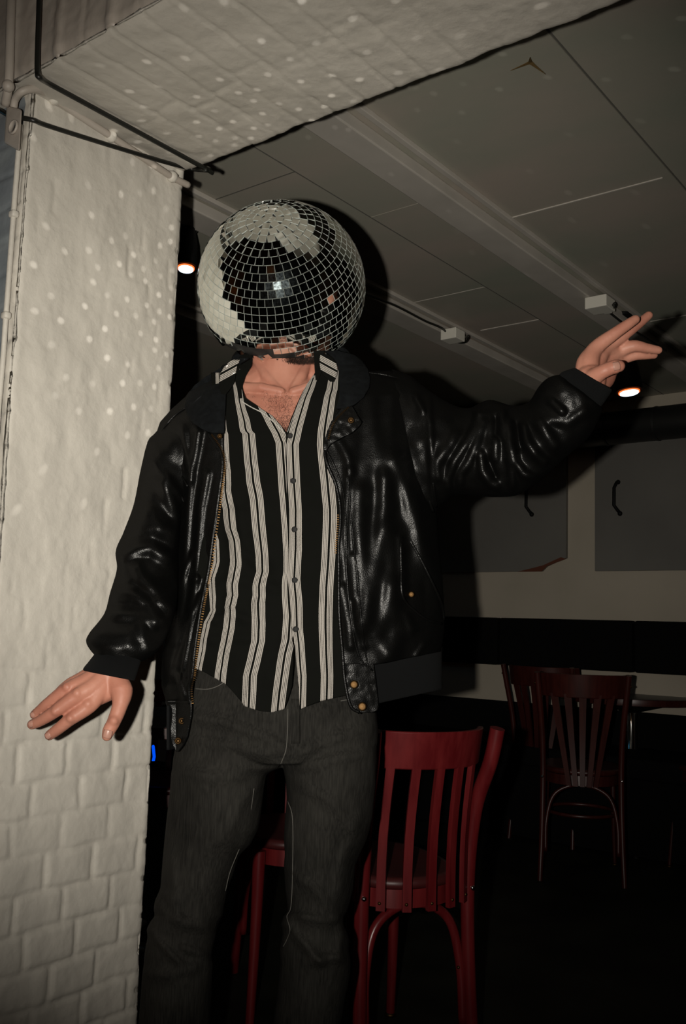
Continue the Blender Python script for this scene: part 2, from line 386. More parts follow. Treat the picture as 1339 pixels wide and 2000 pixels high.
def lintel():
    mb = MB(); step = .006
    bs = np.arange(3.2, 1.60, -.04).tolist()+np.arange(1.60, .40, -step).tolist()+np.arange(.40, -3.0, -.05).tolist()
    a0 = LA
    prof = [('n', z) for z in (3.1, 2.9, 2.7, 2.6, 2.5, 2.45)]+[('n', z) for z in np.arange(2.40, SZ, -step)]+[('s', a) for a in np.arange(a0, JA1+.001, step)]+[('f', SZ+.01), ('f', SZ+.25)]
    G = np.zeros((len(bs), len(prof), 3))
    def soldier(b, s, cross):
        f, k = hmod(b+.005*fb(b*6, s*6), .075); d = min(f, 1-f)*.075; e = min(1, d/.007); e = e*e*(3-2*e)
        st_ = .35+.65*min(1, max(0, .5+1.6*fb(b*2.3, s*2.3, 9)))
        h = -.0035*(1-e)*st_
        if cross:
            d2 = abs((s-1.16-.02*(k % 3))+.006*fb(b*8, s*4)); h -= .0025*max(0, 1-d2/.01)*st_
        return h+.003*fb(b*6, s*6, 4)+.0014*fb(b*24, s*24, 7)
    for i, b in enumerate(bs):
        for j, (k, q) in enumerate(prof):
            if k == 'n':
                cr = max(0, 1-(q-SZ)/.02); f, _ = hmod(b, .15); bump = .012*math.exp(-((f-.5)*.15/.012)**2)
                G[i, j] = W(a0-soldier(b, q, False)*1.5-bump*(1 if q < 2.45 else 1)*.6+.006*cr, b, q)
            elif k == 's':
                cr = max(0, 1-(q-a0)/.015, 1-(JA1-q)/.008)*.005
                jag = .004*fb(b*15, 2.2) if JA1-q < .012 else 0
                G[i, j] = W(q+jag, b, SZ-soldier(b, q, True)+cr)
            else: G[i, j] = W(JA1+.003*fb(b*14, q), b, q)
    mb.grid(G)
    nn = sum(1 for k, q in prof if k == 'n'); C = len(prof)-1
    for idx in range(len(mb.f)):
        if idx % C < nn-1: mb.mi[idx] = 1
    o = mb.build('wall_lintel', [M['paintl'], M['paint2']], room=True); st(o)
lintel()
# ceiling beams and joint strips of the back room
def beam(n, bs, be, a0=1.38):
    st(rbox('trim_%d' % n, a0, 4.97, bs, bs+.018, 2.335, 2.3501, M['beam'], .002))
    st(rbox('trim_%d' % (n+1), a0, 4.97, bs+.05, be, 2.312, 2.3501, M['beam'], .004))
beam(1, 1.352, 1.502); beam(3, 2.045, 2.205); beam(5, 2.83, 2.99)
n = 7
for (a0, a1, b0, b1, dz, mm) in [(1.38, 4.97, .848, .852, .001, 'seamdark'), (1.38, 4.97, .852, .878, .004, 'ceil'), (1.38, 4.97, 1.722, 1.725, .002, 'seamdark'),
        (2.545, 2.550, .88, 1.352, .003, 'beam'), (1.93, 1.934, 1.725, 2.045, .001, 'seamdark'), (3.035, 3.039, 1.725, 2.045, .0015, 'beam'), (3.485, 3.495, 1.725, 2.0, .003, 'beam'),
        (3.75, 3.755, .88, 1.352, .003, 'beam'), (2.3, 2.304, 1.502, 1.722, .001, 'ceil')]:
    st(rbox('trim_%d' % n, a0, a1, b0, b1, 2.35-dz, 2.3502, M[mm])); n += 1
# back-room wall: light strip under ceiling comes from the wall itself; dark band and bench
def thing_room_box(name, a0, a1, b0, b1, z0, z1, mm, label, cat, bev=.004, group=None):
    c = W((a0+a1)/2, (b0+b1)/2, z0); e = empty(name, c, math.radians(52), label, cat, group); return e
def ploop(px, n): return px

# torn paint flap on the ceiling
mb = MB()
cpt = Pz(1035, 122, 2.349)
for ang, L in ((1.9, .045), (3.6, .040), (-.35, .048)):
    d = A_*math.cos(ang)+B_*math.sin(ang); q = A_*(-math.sin(ang))+B_*math.cos(ang)
    mb.add([cpt+q*.005, cpt-q*.005, cpt+d*L-np.array([0, 0, .012])], [(0, 1, 2)])
    mb.add([cpt+q*.006, cpt-q*.006, cpt+d*L*.6+np.array([0, 0, -.006])], [(0, 1, 2)])
tag(solid(mb.build('paint_flap', mat('peeling_brown_paint', (.13, .08, .025), .7), smooth=False), .001), 'small torn brown flap of paint peeling off the grey ceiling', 'paint flap')

# two grey boards on the wall, with black handles
def board(b0, b1, z0, z1, label, hb, hz, chip=False):
    c = W(4.965, (b0+b1)/2, z0); e = empty('wall_board', c, 0, label, 'board', 'grey boards on the back wall')
    mb = MB()
    pts = [(b0, z0), (b1, z0), (b1, z1), (b0, z1)]
    if chip: pts = [(b0, z0+.075), (b0+.06, z0+.055), (b0+.12, z0+.03), (b0+.15, z0+.002), (b1, z0), (b1, z1), (b0, z1)]
    v = [W(4.945, *p) for p in pts]+[W(4.9695, *p) for p in pts]; k = len(pts)
    mb.add(v, [tuple(range(k)), tuple(range(2*k-1, k-1, -1))]+[(i, i+k, (i+1) % k+k, (i+1) % k) for i in range(k)])
    mb.build('board_panel', M['panel'], e, smooth=False)
    if chip:
        mb = MB(); pts = [(b0, z0+.07), (b0+.06, z0+.05), (b0+.12, z0+.028), (b0+.15, z0), (b0+.30, z0), (b0+.14, z0+.035), (b0+.03, z0+.08)]
        mb.add([W(4.9445, *p) for p in pts]+[W(4.952, *p) for p in pts], [tuple(range(7)), tuple(range(13, 6, -1))]+[(i, i+7, (i+1) % 7+7, (i+1) % 7) for i in range(7)])
        tag(mb.build('chipped_corner', M['chip'], e, smooth=False), 'reddish chipped wood corner')
    mb = MB(); mb.tube([W(4.945, hb, hz+.085), W(4.925, hb+.003, hz+.08), W(4.912, hb+.012, hz+.05), W(4.91, hb+.012, hz-.045), W(4.925, hb-.005, hz-.075), W(4.945, hb-.01, hz-.085)], .009, 10)
    mb.sphere(W(4.94, hb, hz+.085), .013, 10); mb.sphere(W(4.94, hb-.01, hz-.088), .014, 10)
    mb.build('handle', M['black'], e)
board(2.27, 3.40, 1.402, 2.35-.21, 'grey board with a chipped lower corner behind the raised sleeve', 2.49, 1.82, True)
board(.95, 2.10, 1.402, 2.35-.20, 'grey board with a black handle at the right edge of the photo', 1.965, 1.80)
# black duct
c = W(4.78, 0, 2.10); e = empty('ventilation_duct', c, 0, 'black ribbed round duct running along the wall under the ceiling', 'duct')
mb = MB(); mb.tube([W(4.80, -2.9, 2.155), W(4.80, 5.4, 2.155)], .088, 28); mb.build('duct_pipe', M['duct'], e)
for b in np.arange(-.2, 3.4, .27):
    mb = MB(); mb.tube([W(4.80, b, 2.155), W(4.80, b+.012, 2.155)], .0905, 28); mb.build('duct_joint', M['duct'], e, sharp=40)
# padded black bench along the wall
e = empty('wall_bench', W(4.6, 1, 0), 0, 'long black padded bench and backrest along the back wall', 'bench')
mb = MB()
for k, b in enumerate(np.arange(-2.9, 5.0, .795)):
    mb.box(W(4.925, b+.395, 1.0), (.08, .785, .27), ROOM)
bevel(mb.build('backrest', M['blackmat'], e, smooth=False), .015, 3)
mb = MB(); mb.box(W(4.72, 1.05, .43), (.48, 8, .10), ROOM); bevel(mb.build('seat', M['blackmat'], e, smooth=False), .02, 3)
mb = MB(); mb.box(W(4.74, 1.05, .20), (.40, 7.9, .36), ROOM); mb.build('base', M['blackmat'], e, smooth=False)
mb = MB(); mb.box(W(4.955, 1.05, .56), (.025, 8, .20), ROOM); mb.build('wall_cleat', M['blackmat'], e, smooth=False)
# thin brass-coloured foot rails in the dark
# ------------------------------------------------------------------ cables and conduits on the pier
def wire(name, pts, r, mm, label, cat, group=None, n=8):
    mb = MB(); mb.tube(spline(pts, 6), r, n); return tag(mb.build(name, mm), label, cat, group)
def Pj(x, y, off=.008): return Pb(x, y, JB-off)
def Ps(x, y, off=.008): return Pz(x, y, SZ-off)
wire('cable', [Pa(78, -60, 0.9209), Pa(76, 20, 0.9209), Pa(74, 80, 0.9209), Pa(73, 140, 0.9209), Pa(78, 152, 0.9236), Ps(95, 163), Ps(150, 193, .008), Ps(240, 242, .008), Ps(330, 291, .008), Ps(402, 330, .01), Ps(415, 338, .01)], .0052, M['cable'], 'thick black cable running down the lintel face and along the soffit edge', 'cable', 'black cables on the pier')
wire('cable', [Pa(-60, 205, 0.9509), Pa(-20, 208, 0.9509), Pa(0, 216, 0.9509), Pa(20, 226, 0.9509), Pb(62, 234, 1.5379), Pj(85, 243, .020), Pj(150, 264, .018), Pj(240, 292, .018), Pj(320, 316, .018), Pj(375, 330, .018), Ps(403, 333, .020)], .0047, M['cable'], 'black cable sagging across the top of the white brick pier', 'cable', 'black cables on the pier')
# painted conduit with clips
e = empty('conduit', Pj(215, 265, 0), 0, 'white painted conduit with round clips under the soffit on the pier', 'conduit')
mb = MB(); pc = spline([Pa(26, 212, 0.9555), Pa(30, 193, 0.9509), Pa(44, 178, 0.9509), Pb(70, 174, 1.5470), Pj(92, 183), Pj(108, 194), Pj(160, 229), Pj(215, 265), Pj(275, 305), Pj(335, 345), Pj(368, 362)], 8)
mb.tube(pc, .0075, 14); mb.build('pipe', M['paint2'], e)
for (x, y) in ((106, 192), (217, 266), (336, 345)):
    mb = MB(); p = Pj(x, y, .006); mb.sphere(p, (.013, .013, .013), 14); mb.box(Pj(x, y, 0), (.03, .010, .018), ROOM); mb.build('clip', M['paint'], e)
e = empty('vertical_conduit', Pa(20, 100, 0.9373), 0, 'white painted vertical conduit on the lintel face at top left corner', 'conduit')
mb = MB(); mb.tube(spline([Pa(24, -60, 0.9209), Pa(20, 60, 0.9209), Pa(17, 160, 0.9236), Pa(10, 205, 0.9373)], 5), .0085, 14); mb.build('pipe', M['paint2'], e)
mb = MB(); mb.sphere(Pa(16, 168, 0.9227), .012, 12); mb.build('coupling', M['paint2'], e)
e = empty('trunking_box', Pa(25, 295, 0.9646), 0, 'small white painted cable trunking box at the upper left corner', 'trunking')
mb = MB(); mb.add([Pa(13, 206, 0.9418), Pa(43, 214, 0.9418), Pa(38, 296, 0.9418), Pa(8, 279, 0.9418), Pa(13, 206, 0.9810), Pa(43, 214, 0.9810), Pa(38, 296, 0.9810), Pa(8, 279, 0.9810)], [(3, 2, 1, 0), (4, 5, 6, 7), (0, 1, 5, 4), (1, 2, 6, 5), (2, 3, 7, 6), (3, 0, 4, 7)])
bevel(mb.build('box', M['paint2'], e, smooth=False), .004)
mb = MB(); mb.lathe([(.014, 0), (.014, .004), (.011, .005), (.011, .003)], Pa(28, 249, 0.9409), 16, axis=-A_); mb.build('knockout', M['paint2'], e)
e = empty('corner_conduit', W(JA0-.005, JB+.02, .0), 0, 'thin white painted pipe running down the left corner of the pier', 'conduit')
mb = MB(); mb.tube([W(JA0-.012+.002*fb(z*3, 1), JB+.012+.002*fb(z*3, 9), z) for z in np.arange(0, SZ-.05, .05)], .0052, 12); mb.build('pipe', M['paint'], e)
for z in (.75, 1.2, 1.62, 1.82):
    mb = MB(); mb.box(W(JA0-.012, JB+.012, z), (.015, .018, .014), ROOM); bevel(mb.build('clip', M['paint'], e), .004)

# ------------------------------------------------------------------ junction boxes with wires on the beams
def jbox(x, y, z, s, label, wirepts):
    p = Pz(x, y, z); e = empty('junction_box', p, math.radians(52), label, 'junction box', 'junction boxes on the ceiling beams')
    mb = MB(); mb.box(p-np.array([0, 0, .022]), (s, s, .045), ROOM); bevel(mb.build('box', M['whiteplastic'], e, smooth=False), .003)
    q = p+A_*(s*.5+.022)-np.array([0, 0, .02]); mb = MB(); mb.box(q, (.035, .03, .03), ROOM); bevel(mb.build('connector', M['whiteplastic'], e, smooth=False), .003)
    mb = MB(); mb.tube(spline([q+A_*.018]+[Pz(a, b, c) for a, b, c in wirepts], 6), .0045, 8); mb.build('wire', M['cable'], e)
jbox(884, 646, 2.312, .075, 'white junction box with a looping black wire on the far ceiling beam', [(914, 656, 2.28), (908, 668, 2.27), (893, 668, 2.28), (880, 658, 2.295), (862, 641, 2.305), (830, 627, 2.307), (790, 606, 2.307), (760, 592, 2.307), (700, 570, 2.307)])
jbox(1171, 584, 2.312, .085, 'white junction box with a short black wire beside the raised fingers', [(1200, 592, 2.28), (1197, 602, 2.28), (1181, 604, 2.30), (1192, 612, 2.305), (1215, 630, 2.307), (1260, 660, 2.307), (1300, 685, 2.307)])

# ------------------------------------------------------------------ spot lamps in the back room
def spotlamp(x, y, d, r, L, tilt, label, energy):
    lens = P(x, y, d); ax = Vector((tilt[0], tilt[1], 1)).normalized(); axn = np.array(ax)
    e = empty('ceiling_spotlight', lens, 0, label, 'spotlight', 'black ceiling spotlights')
    mb = MB(); mb.lathe([(r*1.25, 0), (r*1.3, .01), (r*1.22, L*.45), (r*.95, L*.7), (r*.55, L*.95), (r*.3, L)], lens+axn*.004, 28, axis=axn); mb.build('housing', M['black'], e, sharp=50)
    mb = MB(); mb.lathe([(r*1.0, -.004), (r*1.0, .0)], lens+axn*.002, 28, axis=axn); mb.build('lens_rim', M['lensrim'], e)
    mb = MB(); mb.lathe([(r*.86, -.008), (r*.9, -.002)], lens+axn*.002, 28, axis=axn); mb.build('lens', M['lens'], e)
    top = lens+axn*(L+.0); t2 = np.array([top[0], top[1], 2.35])
    mb = MB(); mb.tube([top-axn*.02, t2], .012, 10); mb.lathe([(.04, 0), (.05, .012)], t2-np.array([0, 0, .014]), 20); mb.build('mount', M['black'], e)
    l = bpy.data.lights.new('spotlight_beam', 'SPOT'); l.energy = energy; l.spot_size = 1.0; l.color = (.85, .92, 1); l.shadow_soft_size = .02
    o = bpy.data.objects.new('spotlight_beam', l); COL.objects.link(o); o.parent = e; o.location = -.02*axn
    o.rotation_euler = (-ax).to_track_quat('-Z', 'Y').to_euler()
    return e, top
e1, t1 = spotlamp(363, 524, 2.9, .027, .17, (-.02, .12), 'black ceiling spotlight glowing between the white pier and the mirror ball', .12)
e2, t2 = spotlamp(1228, 766, 3.7, .042, .20, (-.10, .10), 'black ceiling spotlight glowing below the raised hand', .12)
mb = MB()
for cpts in ([(352, 400), (372, 402), (388, 418), (388, 432), (370, 438), (350, 430)], [(352, 402), (385, 403), (402, 425), (398, 440), (380, 446), (355, 440)], [(378, 460), (392, 444), (410, 436), (428, 442), (440, 462)]):
    mb.tube(spline([P(x, y, 2.95+.004*i) for i, (x, y) in enumerate(cpts)], 8), .0032, 8)
tag(mb.build('cable_loop', M['cable']), 'coiled black cable loops hanging above the left spotlight', 'cable')

# ------------------------------------------------------------------ chairs and tables
def curved_slab(mb, f, s0, s1, z0, z1, th, n=16, lean=0):
    R = []
    for k in range(n+1):
        s = s0+(s1-s0)*k/n; x, y, nx, ny = f(s)
        R.append([(x-nx*th/2, y-ny*th/2, z0), (x+nx*th/2, y+ny*th/2, z0), (x+nx*th/2, y+ny*th/2-lean, z1), (x-nx*th/2, y-ny*th/2-lean, z1)])
    mb.closed_grid(np.array(R))
def make_chair(name, wood, wide=.40, label='', group=None, slatn=5, thick=1.0, fan=False, arms=True, seatmat=None, tz=.885):
    e = empty(name, (0, 0, 0), 0, label, 'chair', group); hw = wide/2
    def arc(s):                              # plan curve of the back: bowed backwards
        ph = s*1.05; R = hw/math.sin(1.05)*1.0
        return R*math.sin(ph), -.20+hw*.42-R*(math.cos(ph)-math.cos(1.05))-.02, math.sin(ph), -math.cos(ph)
    # seat
    out = []
    for k in range(40):
        t = 2*PI*k/40; cx, sy = math.cos(t), math.sin(t)
        out.append((hw*.98*abs(cx)**.75*(1 if cx > 0 else -1)*(1+.06*sy), .205*abs(sy)**.8*(1 if sy > 0 else -1)-.01))
    prof = [(.0, .448), (.93, .448), (.99, .452), (1.0, .462), (.98, .472), (.9, .474), (.6, .468), (0.02, .466)]
    G = np.array([[(x*r, (y+.01)*r-.01, z) for x, y in out] for r, z in prof[1:]])
    mb = MB(); mb.closed_grid(G); mb.build('seat', seatmat or wood, e, local=True)
    mb = MB(); G = np.array([[(x*r, (y+.01)*r-.01, z) for x, y in out] for r, z in [(.94, .447), (.95, .405), (.90, .405), (.90, .447)]]); mb.closed_grid(G); mb.build('seat_rail', wood, e, local=True, sharp=40)
    for sx in (-1, 1):
        x0 = sx*(hw-.012)
        mb = MB(); mb.tube(spline([(x0*1.04, -.215, 0), (x0*1.0, -.190, .2), (x0*.98, -.180, .44), (x0*1.01, -.200, .62), (x0*1.10, -.245, tz-.08), (x0*1.14, -.265, tz+.002)], 6), [.0155*thick+.003*thick*min(1, i/18) for i in range(31)], 14)
        leg = mb.build('rear_leg', wood, e, local=True, sharp=50)
        mb = MB(); mb.sphere((x0*.98+sx*.003, -.180-.0175*thick, .435), .0065, 10); s_ = mb.build('screw', M['chrome'], leg, local=True)
        mb = MB(); mb.sphere((x0*1.12+sx*.018*thick, -.255, tz-.045), .005, 10); mb.build('screw', M['brass'], leg, local=True)
        mb = MB(); mb.tube(spline([(sx*(hw-.03), .165, .445), (sx*(hw-.028), .17, .25), (sx*(hw-.02), .19, 0)], 6), [.018*thick-.006*thick*i/12 for i in range(13)], 14); fl = mb.build('front_leg', wood, e, local=True, sharp=50)
        mb = MB(); mb.lathe([(.016, 0), (.016, .006), (.012, .01)], (sx*(hw-.02), .19, 0), 14); mb.build('glide', M['brass'], fl, local=True)
    if fan:
        def arc2(s): x, y, nx, ny = arc(s*1.12); return x, y-.045, nx, ny
    else:
        def arc2(s): x, y, nx, ny = arc(s*1.04); return x, y-.03, nx, ny
    mb = MB(); curved_slab(mb, arc2, -1, 1, tz-(.1 if fan else .088), tz, .016, 24, .02); bevel(mb.build('top_rail', wood, e, local=True, sharp=40), .003)
    for k in range(slatn):
        s = (k-(slatn-1)/2)/((slatn-1)/2)*(.62 if not fan else .25)
        s2 = s*(1 if not fan else 2.2)
        x, y, nx, ny = arc(s); x2, y2, nx2, ny2 = arc2(s2*.95)
        w = .0105 if not fan else .012
        mb = MB(); R = []
        for t in np.linspace(0, 1, 7):
            X = x+(x2-x)*t; Y = y+(y2-y)*t+.012*math.sin(t*PI)-.004; Z = .41+(tz-.085-.41)*t; n1 = np.array([nx, ny]); tx = np.array([-ny, nx])
            ww = w*(.8+.5*t if fan else 1)
            R.append([(X-tx[0]*ww-n1[0]*.006, Y-tx[1]*ww-n1[1]*.006, Z), (X+tx[0]*ww-n1[0]*.006, Y+tx[1]*ww-n1[1]*.006, Z), (X+tx[0]*ww+n1[0]*.006, Y+tx[1]*ww+n1[1]*.006, Z), (X-tx[0]*ww+n1[0]*.006, Y-tx[1]*ww+n1[1]*.006, Z)])
        mb.closed_grid(np.array(R)); sl = mb.build('slat', wood, e, local=True, sharp=40)
        if not fan:
            mb = MB(); mb.sphere((x+nx*.008, y+ny*.008+.0, .427), .0045, 8); mb.build('screw', M['brass'], sl, local=True)
    # bentwood hoop between the rear legs
    hx = hw-.028
    mb = MB(); mb.tube(spline([(-hx, -.190, .12), (-hx*.97, -.175, .26), (-hx*.72, -.165, .365), (0, -.16, .405), (hx*.72, -.165, .365), (hx*.97, -.175, .26), (hx, -.190, .12)], 8), .0115*thick, 12); hp = mb.build('hoop_brace', wood, e, local=True)
    mb = MB(); mb.sphere((hx*.97-.01, -.186*1.0, .25), .004, 8); mb.build('screw', M['brass'], hp, local=True)
    if fan:
        mb = MB(); mb.tube([( .155*math.cos(t), .155*math.sin(t)-.01, .27) for t in np.linspace(0, 2*PI, 40)[:-1]], .008, 10, closed=True); mb.build('ring_stretcher', wood, e, local=True)
    return e
def copy_tree(o, parent=None):
    c = o.copy(); COL.objects.link(c)
    if parent is not None: c.parent = parent
    for ch in list(o.children): copy_tree(ch, c)
    return c
def place(o, x, y, rz, label=None, group=None):
    o.location = (x, y, 0); o.rotation_euler = (0, 0, rz)
    if label: o['label'] = label
    if group: o['group'] = group
    return o
chair = make_chair('wooden_chair', M['redwood'], .32, 'red lacquered slat-back chair with open back right beside the dark jeans', None, 5, 1.0, seatmat=M['darkseat'], tz=.822)
pl, pr = Pz(717, 1742, .435), Pz(917, 1722, .435)
ch_yaw = math.radians(25)
place(chair, .128, 2.52, ch_yaw)
ce = copy_tree(chair); place(ce, -.29+.154*math.cos(math.radians(-169.6))*-1-.215*math.sin(math.radians(-169.6))*1, 3.04-.154*math.sin(math.radians(-169.6))+.215*math.cos(math.radians(-169.6)), math.radians(-169.6), 'red wooden chair mostly hidden behind the right trouser leg, leg showing between the legs')
cd = copy_tree(chair); place(cd, -.62, 3.62, math.radians(176), 'red wooden chair mostly hidden behind the left trouser leg, beyond the square table')
fc = make_chair('bistro_chair', M['brownwood'], .36, '', 'bentwood chairs by the back table', 5, .72, True)
p1, p2 = Pz(1051, 1720, 0), Pz(1222, 1735, 0); cen = (p1+p2)/2; yaw = math.atan2(p2[1]-p1[1], p2[0]-p1[0])
print('FAR chair', p1, p2, np.linalg.norm(p1-p2), yaw)
def offs(c, yw, dx, dy): return c[0]+math.cos(yw)*dx-math.sin(yw)*dy, c[1]+math.sin(yw)*dx+math.cos(yw)*dy
x, y = offs(cen, yaw, 0, .215); place(fc, x, y, yaw, 'dark red bentwood chair seen from behind in front of the back table')
f2 = copy_tree(fc); q = Pz(988, 1636, 0); yb = math.radians(-38); x, y = offs(q, yb, .19, .215); place(f2, x, y, yb, 'dark red bentwood chair at the left of the back table, half behind the other')
f3 = copy_tree(fc); q = Pz(1298, 1693, 0); yb = math.radians(100); x, y = offs(q, yb, -.0, .0); q2 = offs(q, yb, -.16, -.19); place(f3, q2[0]+.02, q2[1], yb, 'dark red bentwood chair cut off by the right edge of the photo')
def table(c, rot, r, label, square=False, metal='chrome', fo=0):
    e = empty('pedestal_table', (c[0], c[1], 0), rot, label, 'table')
    mb = MB()
    if square: mb.box((0, 0, .735), (2*r, 2*r, .035)); o = bevel(mb.build('table_top', [M['tabletop']], e, local=True, smooth=False), .003); mb = MB(); mb.box((0, 0, .735), (2*r+.004, 2*r+.004, .033)); bevel(mb.build('edge_band', M['brownwood'], e, local=True, smooth=False), .002)
    else:
        mb.lathe([(r-.004, .752), (r-.02, .7525), (.01, .7525)], (0, 0, 0), 64); mb.build('table_top', M['tabletop'], e, local=True, sharp=40)
        mb = MB(); mb.lathe([(r-.03, .715), (r, .72), (r+.002, .735), (r, .75), (r-.006, .7515)], (0, 0, 0), 64); mb.build('edge_band', M['brownwood'], e, local=True, sharp=50)
    mb = MB(); mb.lathe([(.02, .66), (.17, .70), (.18, .716)], (0, 0, 0), 40); mb.build('mounting_plate', M['black'], e, local=True)
    mb = MB(); mb.lathe([(.038, .03), (.036, .12), (.036, .42), (.028, .43), (.028, .69)], (0, 0, 0), 28); mb.build('column', M[metal], e, local=True, sharp=40)
    for k in range(4):
        t = k*PI/2+PI/4+fo; d = np.array([math.cos(t), math.sin(t), 0]); L = .33
        mb = MB(); mb.tube([d*.02+np.array([0, 0, .055]), d*L*.5+np.array([0, 0, .045]), d*L*.93+np.array([0, 0, .025]), d*L+np.array([0, 0, .018])], [.028, .025, .022, .012], 12, flat=.6); f_ = mb.build('foot', M['steel'], e, local=True)
        mb = MB(); mb.lathe([(.016, 0), (.016, .012)], d*L*.95, 14); mb.build('glide', M['black'], f_, local=True)
    return e
q = Pz(1233, 1650, 0); table((q[0], q[1]), .55, .36, 'round grey-topped table with chrome column by the back wall')
table((-.70, 3.10), math.radians(6), .335, 'square brown-edged table behind the pier and trouser legs', True, 'steel', -PI/4-.28)
# blue light strips glowing beyond the table
e = empty('light_tube', P(298, 1490, 3.55), 0, 'short glowing blue light tube beside the edge of the pier', 'light')
mb = MB(); mb.limb([P(298.5, 1489, 3.55), P(301, 1478, 3.55), P(299, 1458, 3.55)], [.0055]*3, 12); mb.build('glowing_tube', M['bluelight'], e)
mb = MB(); mb.lathe([(.012, 0), (.012, .02)], P(299, 1497, 3.55), 16); mb.build('holder', M['black'], e)
mb = MB(); G = P(323, 1484, 3.45); mb.lathe([(.020, 0), (.020, .02), (.021, .08), (.020, .085)], G, 24)
tag(mb.build('drinking_glass', mat('dark_blue_glass', (.02, .03, .05), .15)), 'dark glass with a blue gleam standing behind the jacket tab', 'glass') if False else None

# ------------------------------------------------------------------ lamps of the bar behind the photographer (only their reflections show)
def barlamp(a, b, z, mm, col, w, label):
    p = W(a, b, z); e = empty('wall_lamp', p, 0, label, 'lamp', 'coloured lamps on the club wall')
    mb = MB(); mb.lathe([(.05, -.02), (.16, 0), (.17, .02), (.17, .2), (.16, .22), (.05, .24)], p, 28); mb.build('lamp_shade', M[mm], e)
    mb = MB(); mb.lathe([(.09, 0), (.09, .03)], p+np.array([0, 0, .24]), 20); mb.build('cap', M['black'], e)
barlamp(-3.3, 3.1, 1.62, 'orangelight', 0, 0, 'orange glowing wall lamp behind the photographer, upper one')
barlamp(-3.3, 3.75, .75, 'orangelight', 0, 0, 'orange glowing wall lamp behind the photographer, lower one')
barlamp(.3, 4.4, 2.45, 'teallight', 0, 0, 'teal glowing lamp left of the brick pier, out of the frame')
barlamp(-3.3, -1.2, 1.5, 'orangelight', 0, 0, 'orange glowing wall lamp behind the photographer, right one')

#@PERSON
KP = 1.13      # distance scale of the person and the ball from the camera
P0, PA0 = P, PA
def P(x, y, d): return P0(x, y, d*KP)
def PA(x, y, d): return PA0(x, y, np.asarray(d)*KP)
# ------------------------------------------------------------------ mirror ball
BC = P(550, 561, 1.68); BR = .1735
camz = np.array([0, 0, 0])-ray(550, 561); camz /= np.linalg.norm(camz)
bx_ = np.cross(up, camz); bx_ /= np.linalg.norm(bx_); by_ = np.cross(camz, bx_)
pole = -.149*bx_+.750*by_+.645*camz; pole /= np.linalg.norm(pole)
e1_ = np.cross(pole, bx_); e1_ /= np.linalg.norm(e1_); e2_ = np.cross(pole, e1_)
neckdir = P(553, 735, 1.69)-BC; neckdir /= np.linalg.norm(neckdir); opendir = np.array([-.11, .587, -.80]); opendir /= np.linalg.norm(opendir); opendir /= np.linalg.norm(opendir)
ball = empty('mirror_ball', BC-np.array([0, 0, BR]), 0, 'silver mirror ball worn over the head of the person in the leather jacket', 'disco ball')
mb = MB(); TS = PI*BR/35*1.0; nr = 35; glints = []
for i in range(nr):
    th = PI*(i+.42)/nr; rr = math.sin(th); cnt = max(1, int(round(2*PI*BR*rr/(TS*1.0)))) if i > 0 else 4
    cnt = max(cnt, 3)
    if i < 6: cnt = max(3, int(2*PI*BR*rr/(TS*1.06)))
    ph0 = random.random()*6.28
    for k in range(cnt):
        ph = 2*PI*k/cnt+ph0
        nrm = math.cos(th)*pole+rr*(math.cos(ph)*e1_+math.sin(ph)*e2_)
        lim = .885+.02*math.sin(ph*3)
        ix, iy, iz = (nrm@bx_)*168, -(nrm@by_)*168, nrm@camz
        if nrm@opendir > .60: continue
        if iz > -.1 and iy > np.interp(ix, [-134, -62, 16, 30, 31, 48, 49, 75], [101, 115, 124, 126, 132, 134, 142, 160]): continue
        t1 = -math.sin(ph)*e1_+math.cos(ph)*e2_; t2 = np.cross(nrm, t1)
        j = .016; t1 = t1+nrm*random.gauss(0, j); t2 = t2+nrm*random.gauss(0, j)
        if i < 5: a = random.gauss(0, .08); t1, t2 = t1*math.cos(a)+t2*math.sin(a), t2*math.cos(a)-t1*math.sin(a)
        t1 /= np.linalg.norm(t1); t2 -= t1*(t1@t2); t2 /= np.linalg.norm(t2); n_ = np.cross(t1, t2); n_ *= np.sign(n_@nrm)
        h = TS*.484; h2 = h-.00035; c = BC+nrm*BR
        v = []
        for hh, zz in ((h, -.0022), (h, -.0005), (h2, .0002)):
            for sx, sy in ((-1, -1), (1, -1), (1, 1), (-1, 1)): v.append(c+t1*sx*hh+t2*sy*hh+n_*zz)
        q = [(8, 9, 10, 11)]; s_ = [(a, (a+1) % 4, (a+1) % 4+4, a+4) for a in range(4)]+[(a+4, (a+1) % 4+4, (a+1) % 4+8, a+8) for a in range(4)]
        k0 = len(mb.v); mb.add(v, q, 0); mb.add([], [], 0)
        mb.f += [tuple(x+k0 for x in f) for f in s_]; mb.mi += [1]*len(s_)
        glints.append((c+n_*.004, n_))
mb.build('mirror_tiles', [M['mirror'], M['tileedge']], ball, smooth=False)
mb = MB(); G = []; q0 = Vector((0, 0, 1)).rotation_difference(Vector(-opendir)); R_ = np.array(q0.to_matrix())
for t in np.linspace(.01, PI-math.acos(.635), 50):
    G.append([R_@np.array([math.sin(t)*math.cos(p), math.sin(t)*math.sin(p), math.cos(t)])*(BR-.0018)+BC for p in np.linspace(0, 2*PI, 97)[:-1]])
for t in (PI-math.acos(.655), PI-math.acos(.62)):
    G.append([R_@np.array([math.sin(t)*math.cos(p), math.sin(t)*math.sin(p), math.cos(t)])*(BR-.010)+BC for p in np.linspace(0, 2*PI, 97)[:-1]])
G = np.array(G); R, C = G.shape[:2]
mb.add(G.reshape(-1, 3), [(i*C+j, (i+1)*C+j, (i+1)*C+(j+1) % C, i*C+(j+1) % C) for i in range(R-1) for j in range(C)])
mb.build('shell', M['ballcore'], ball)
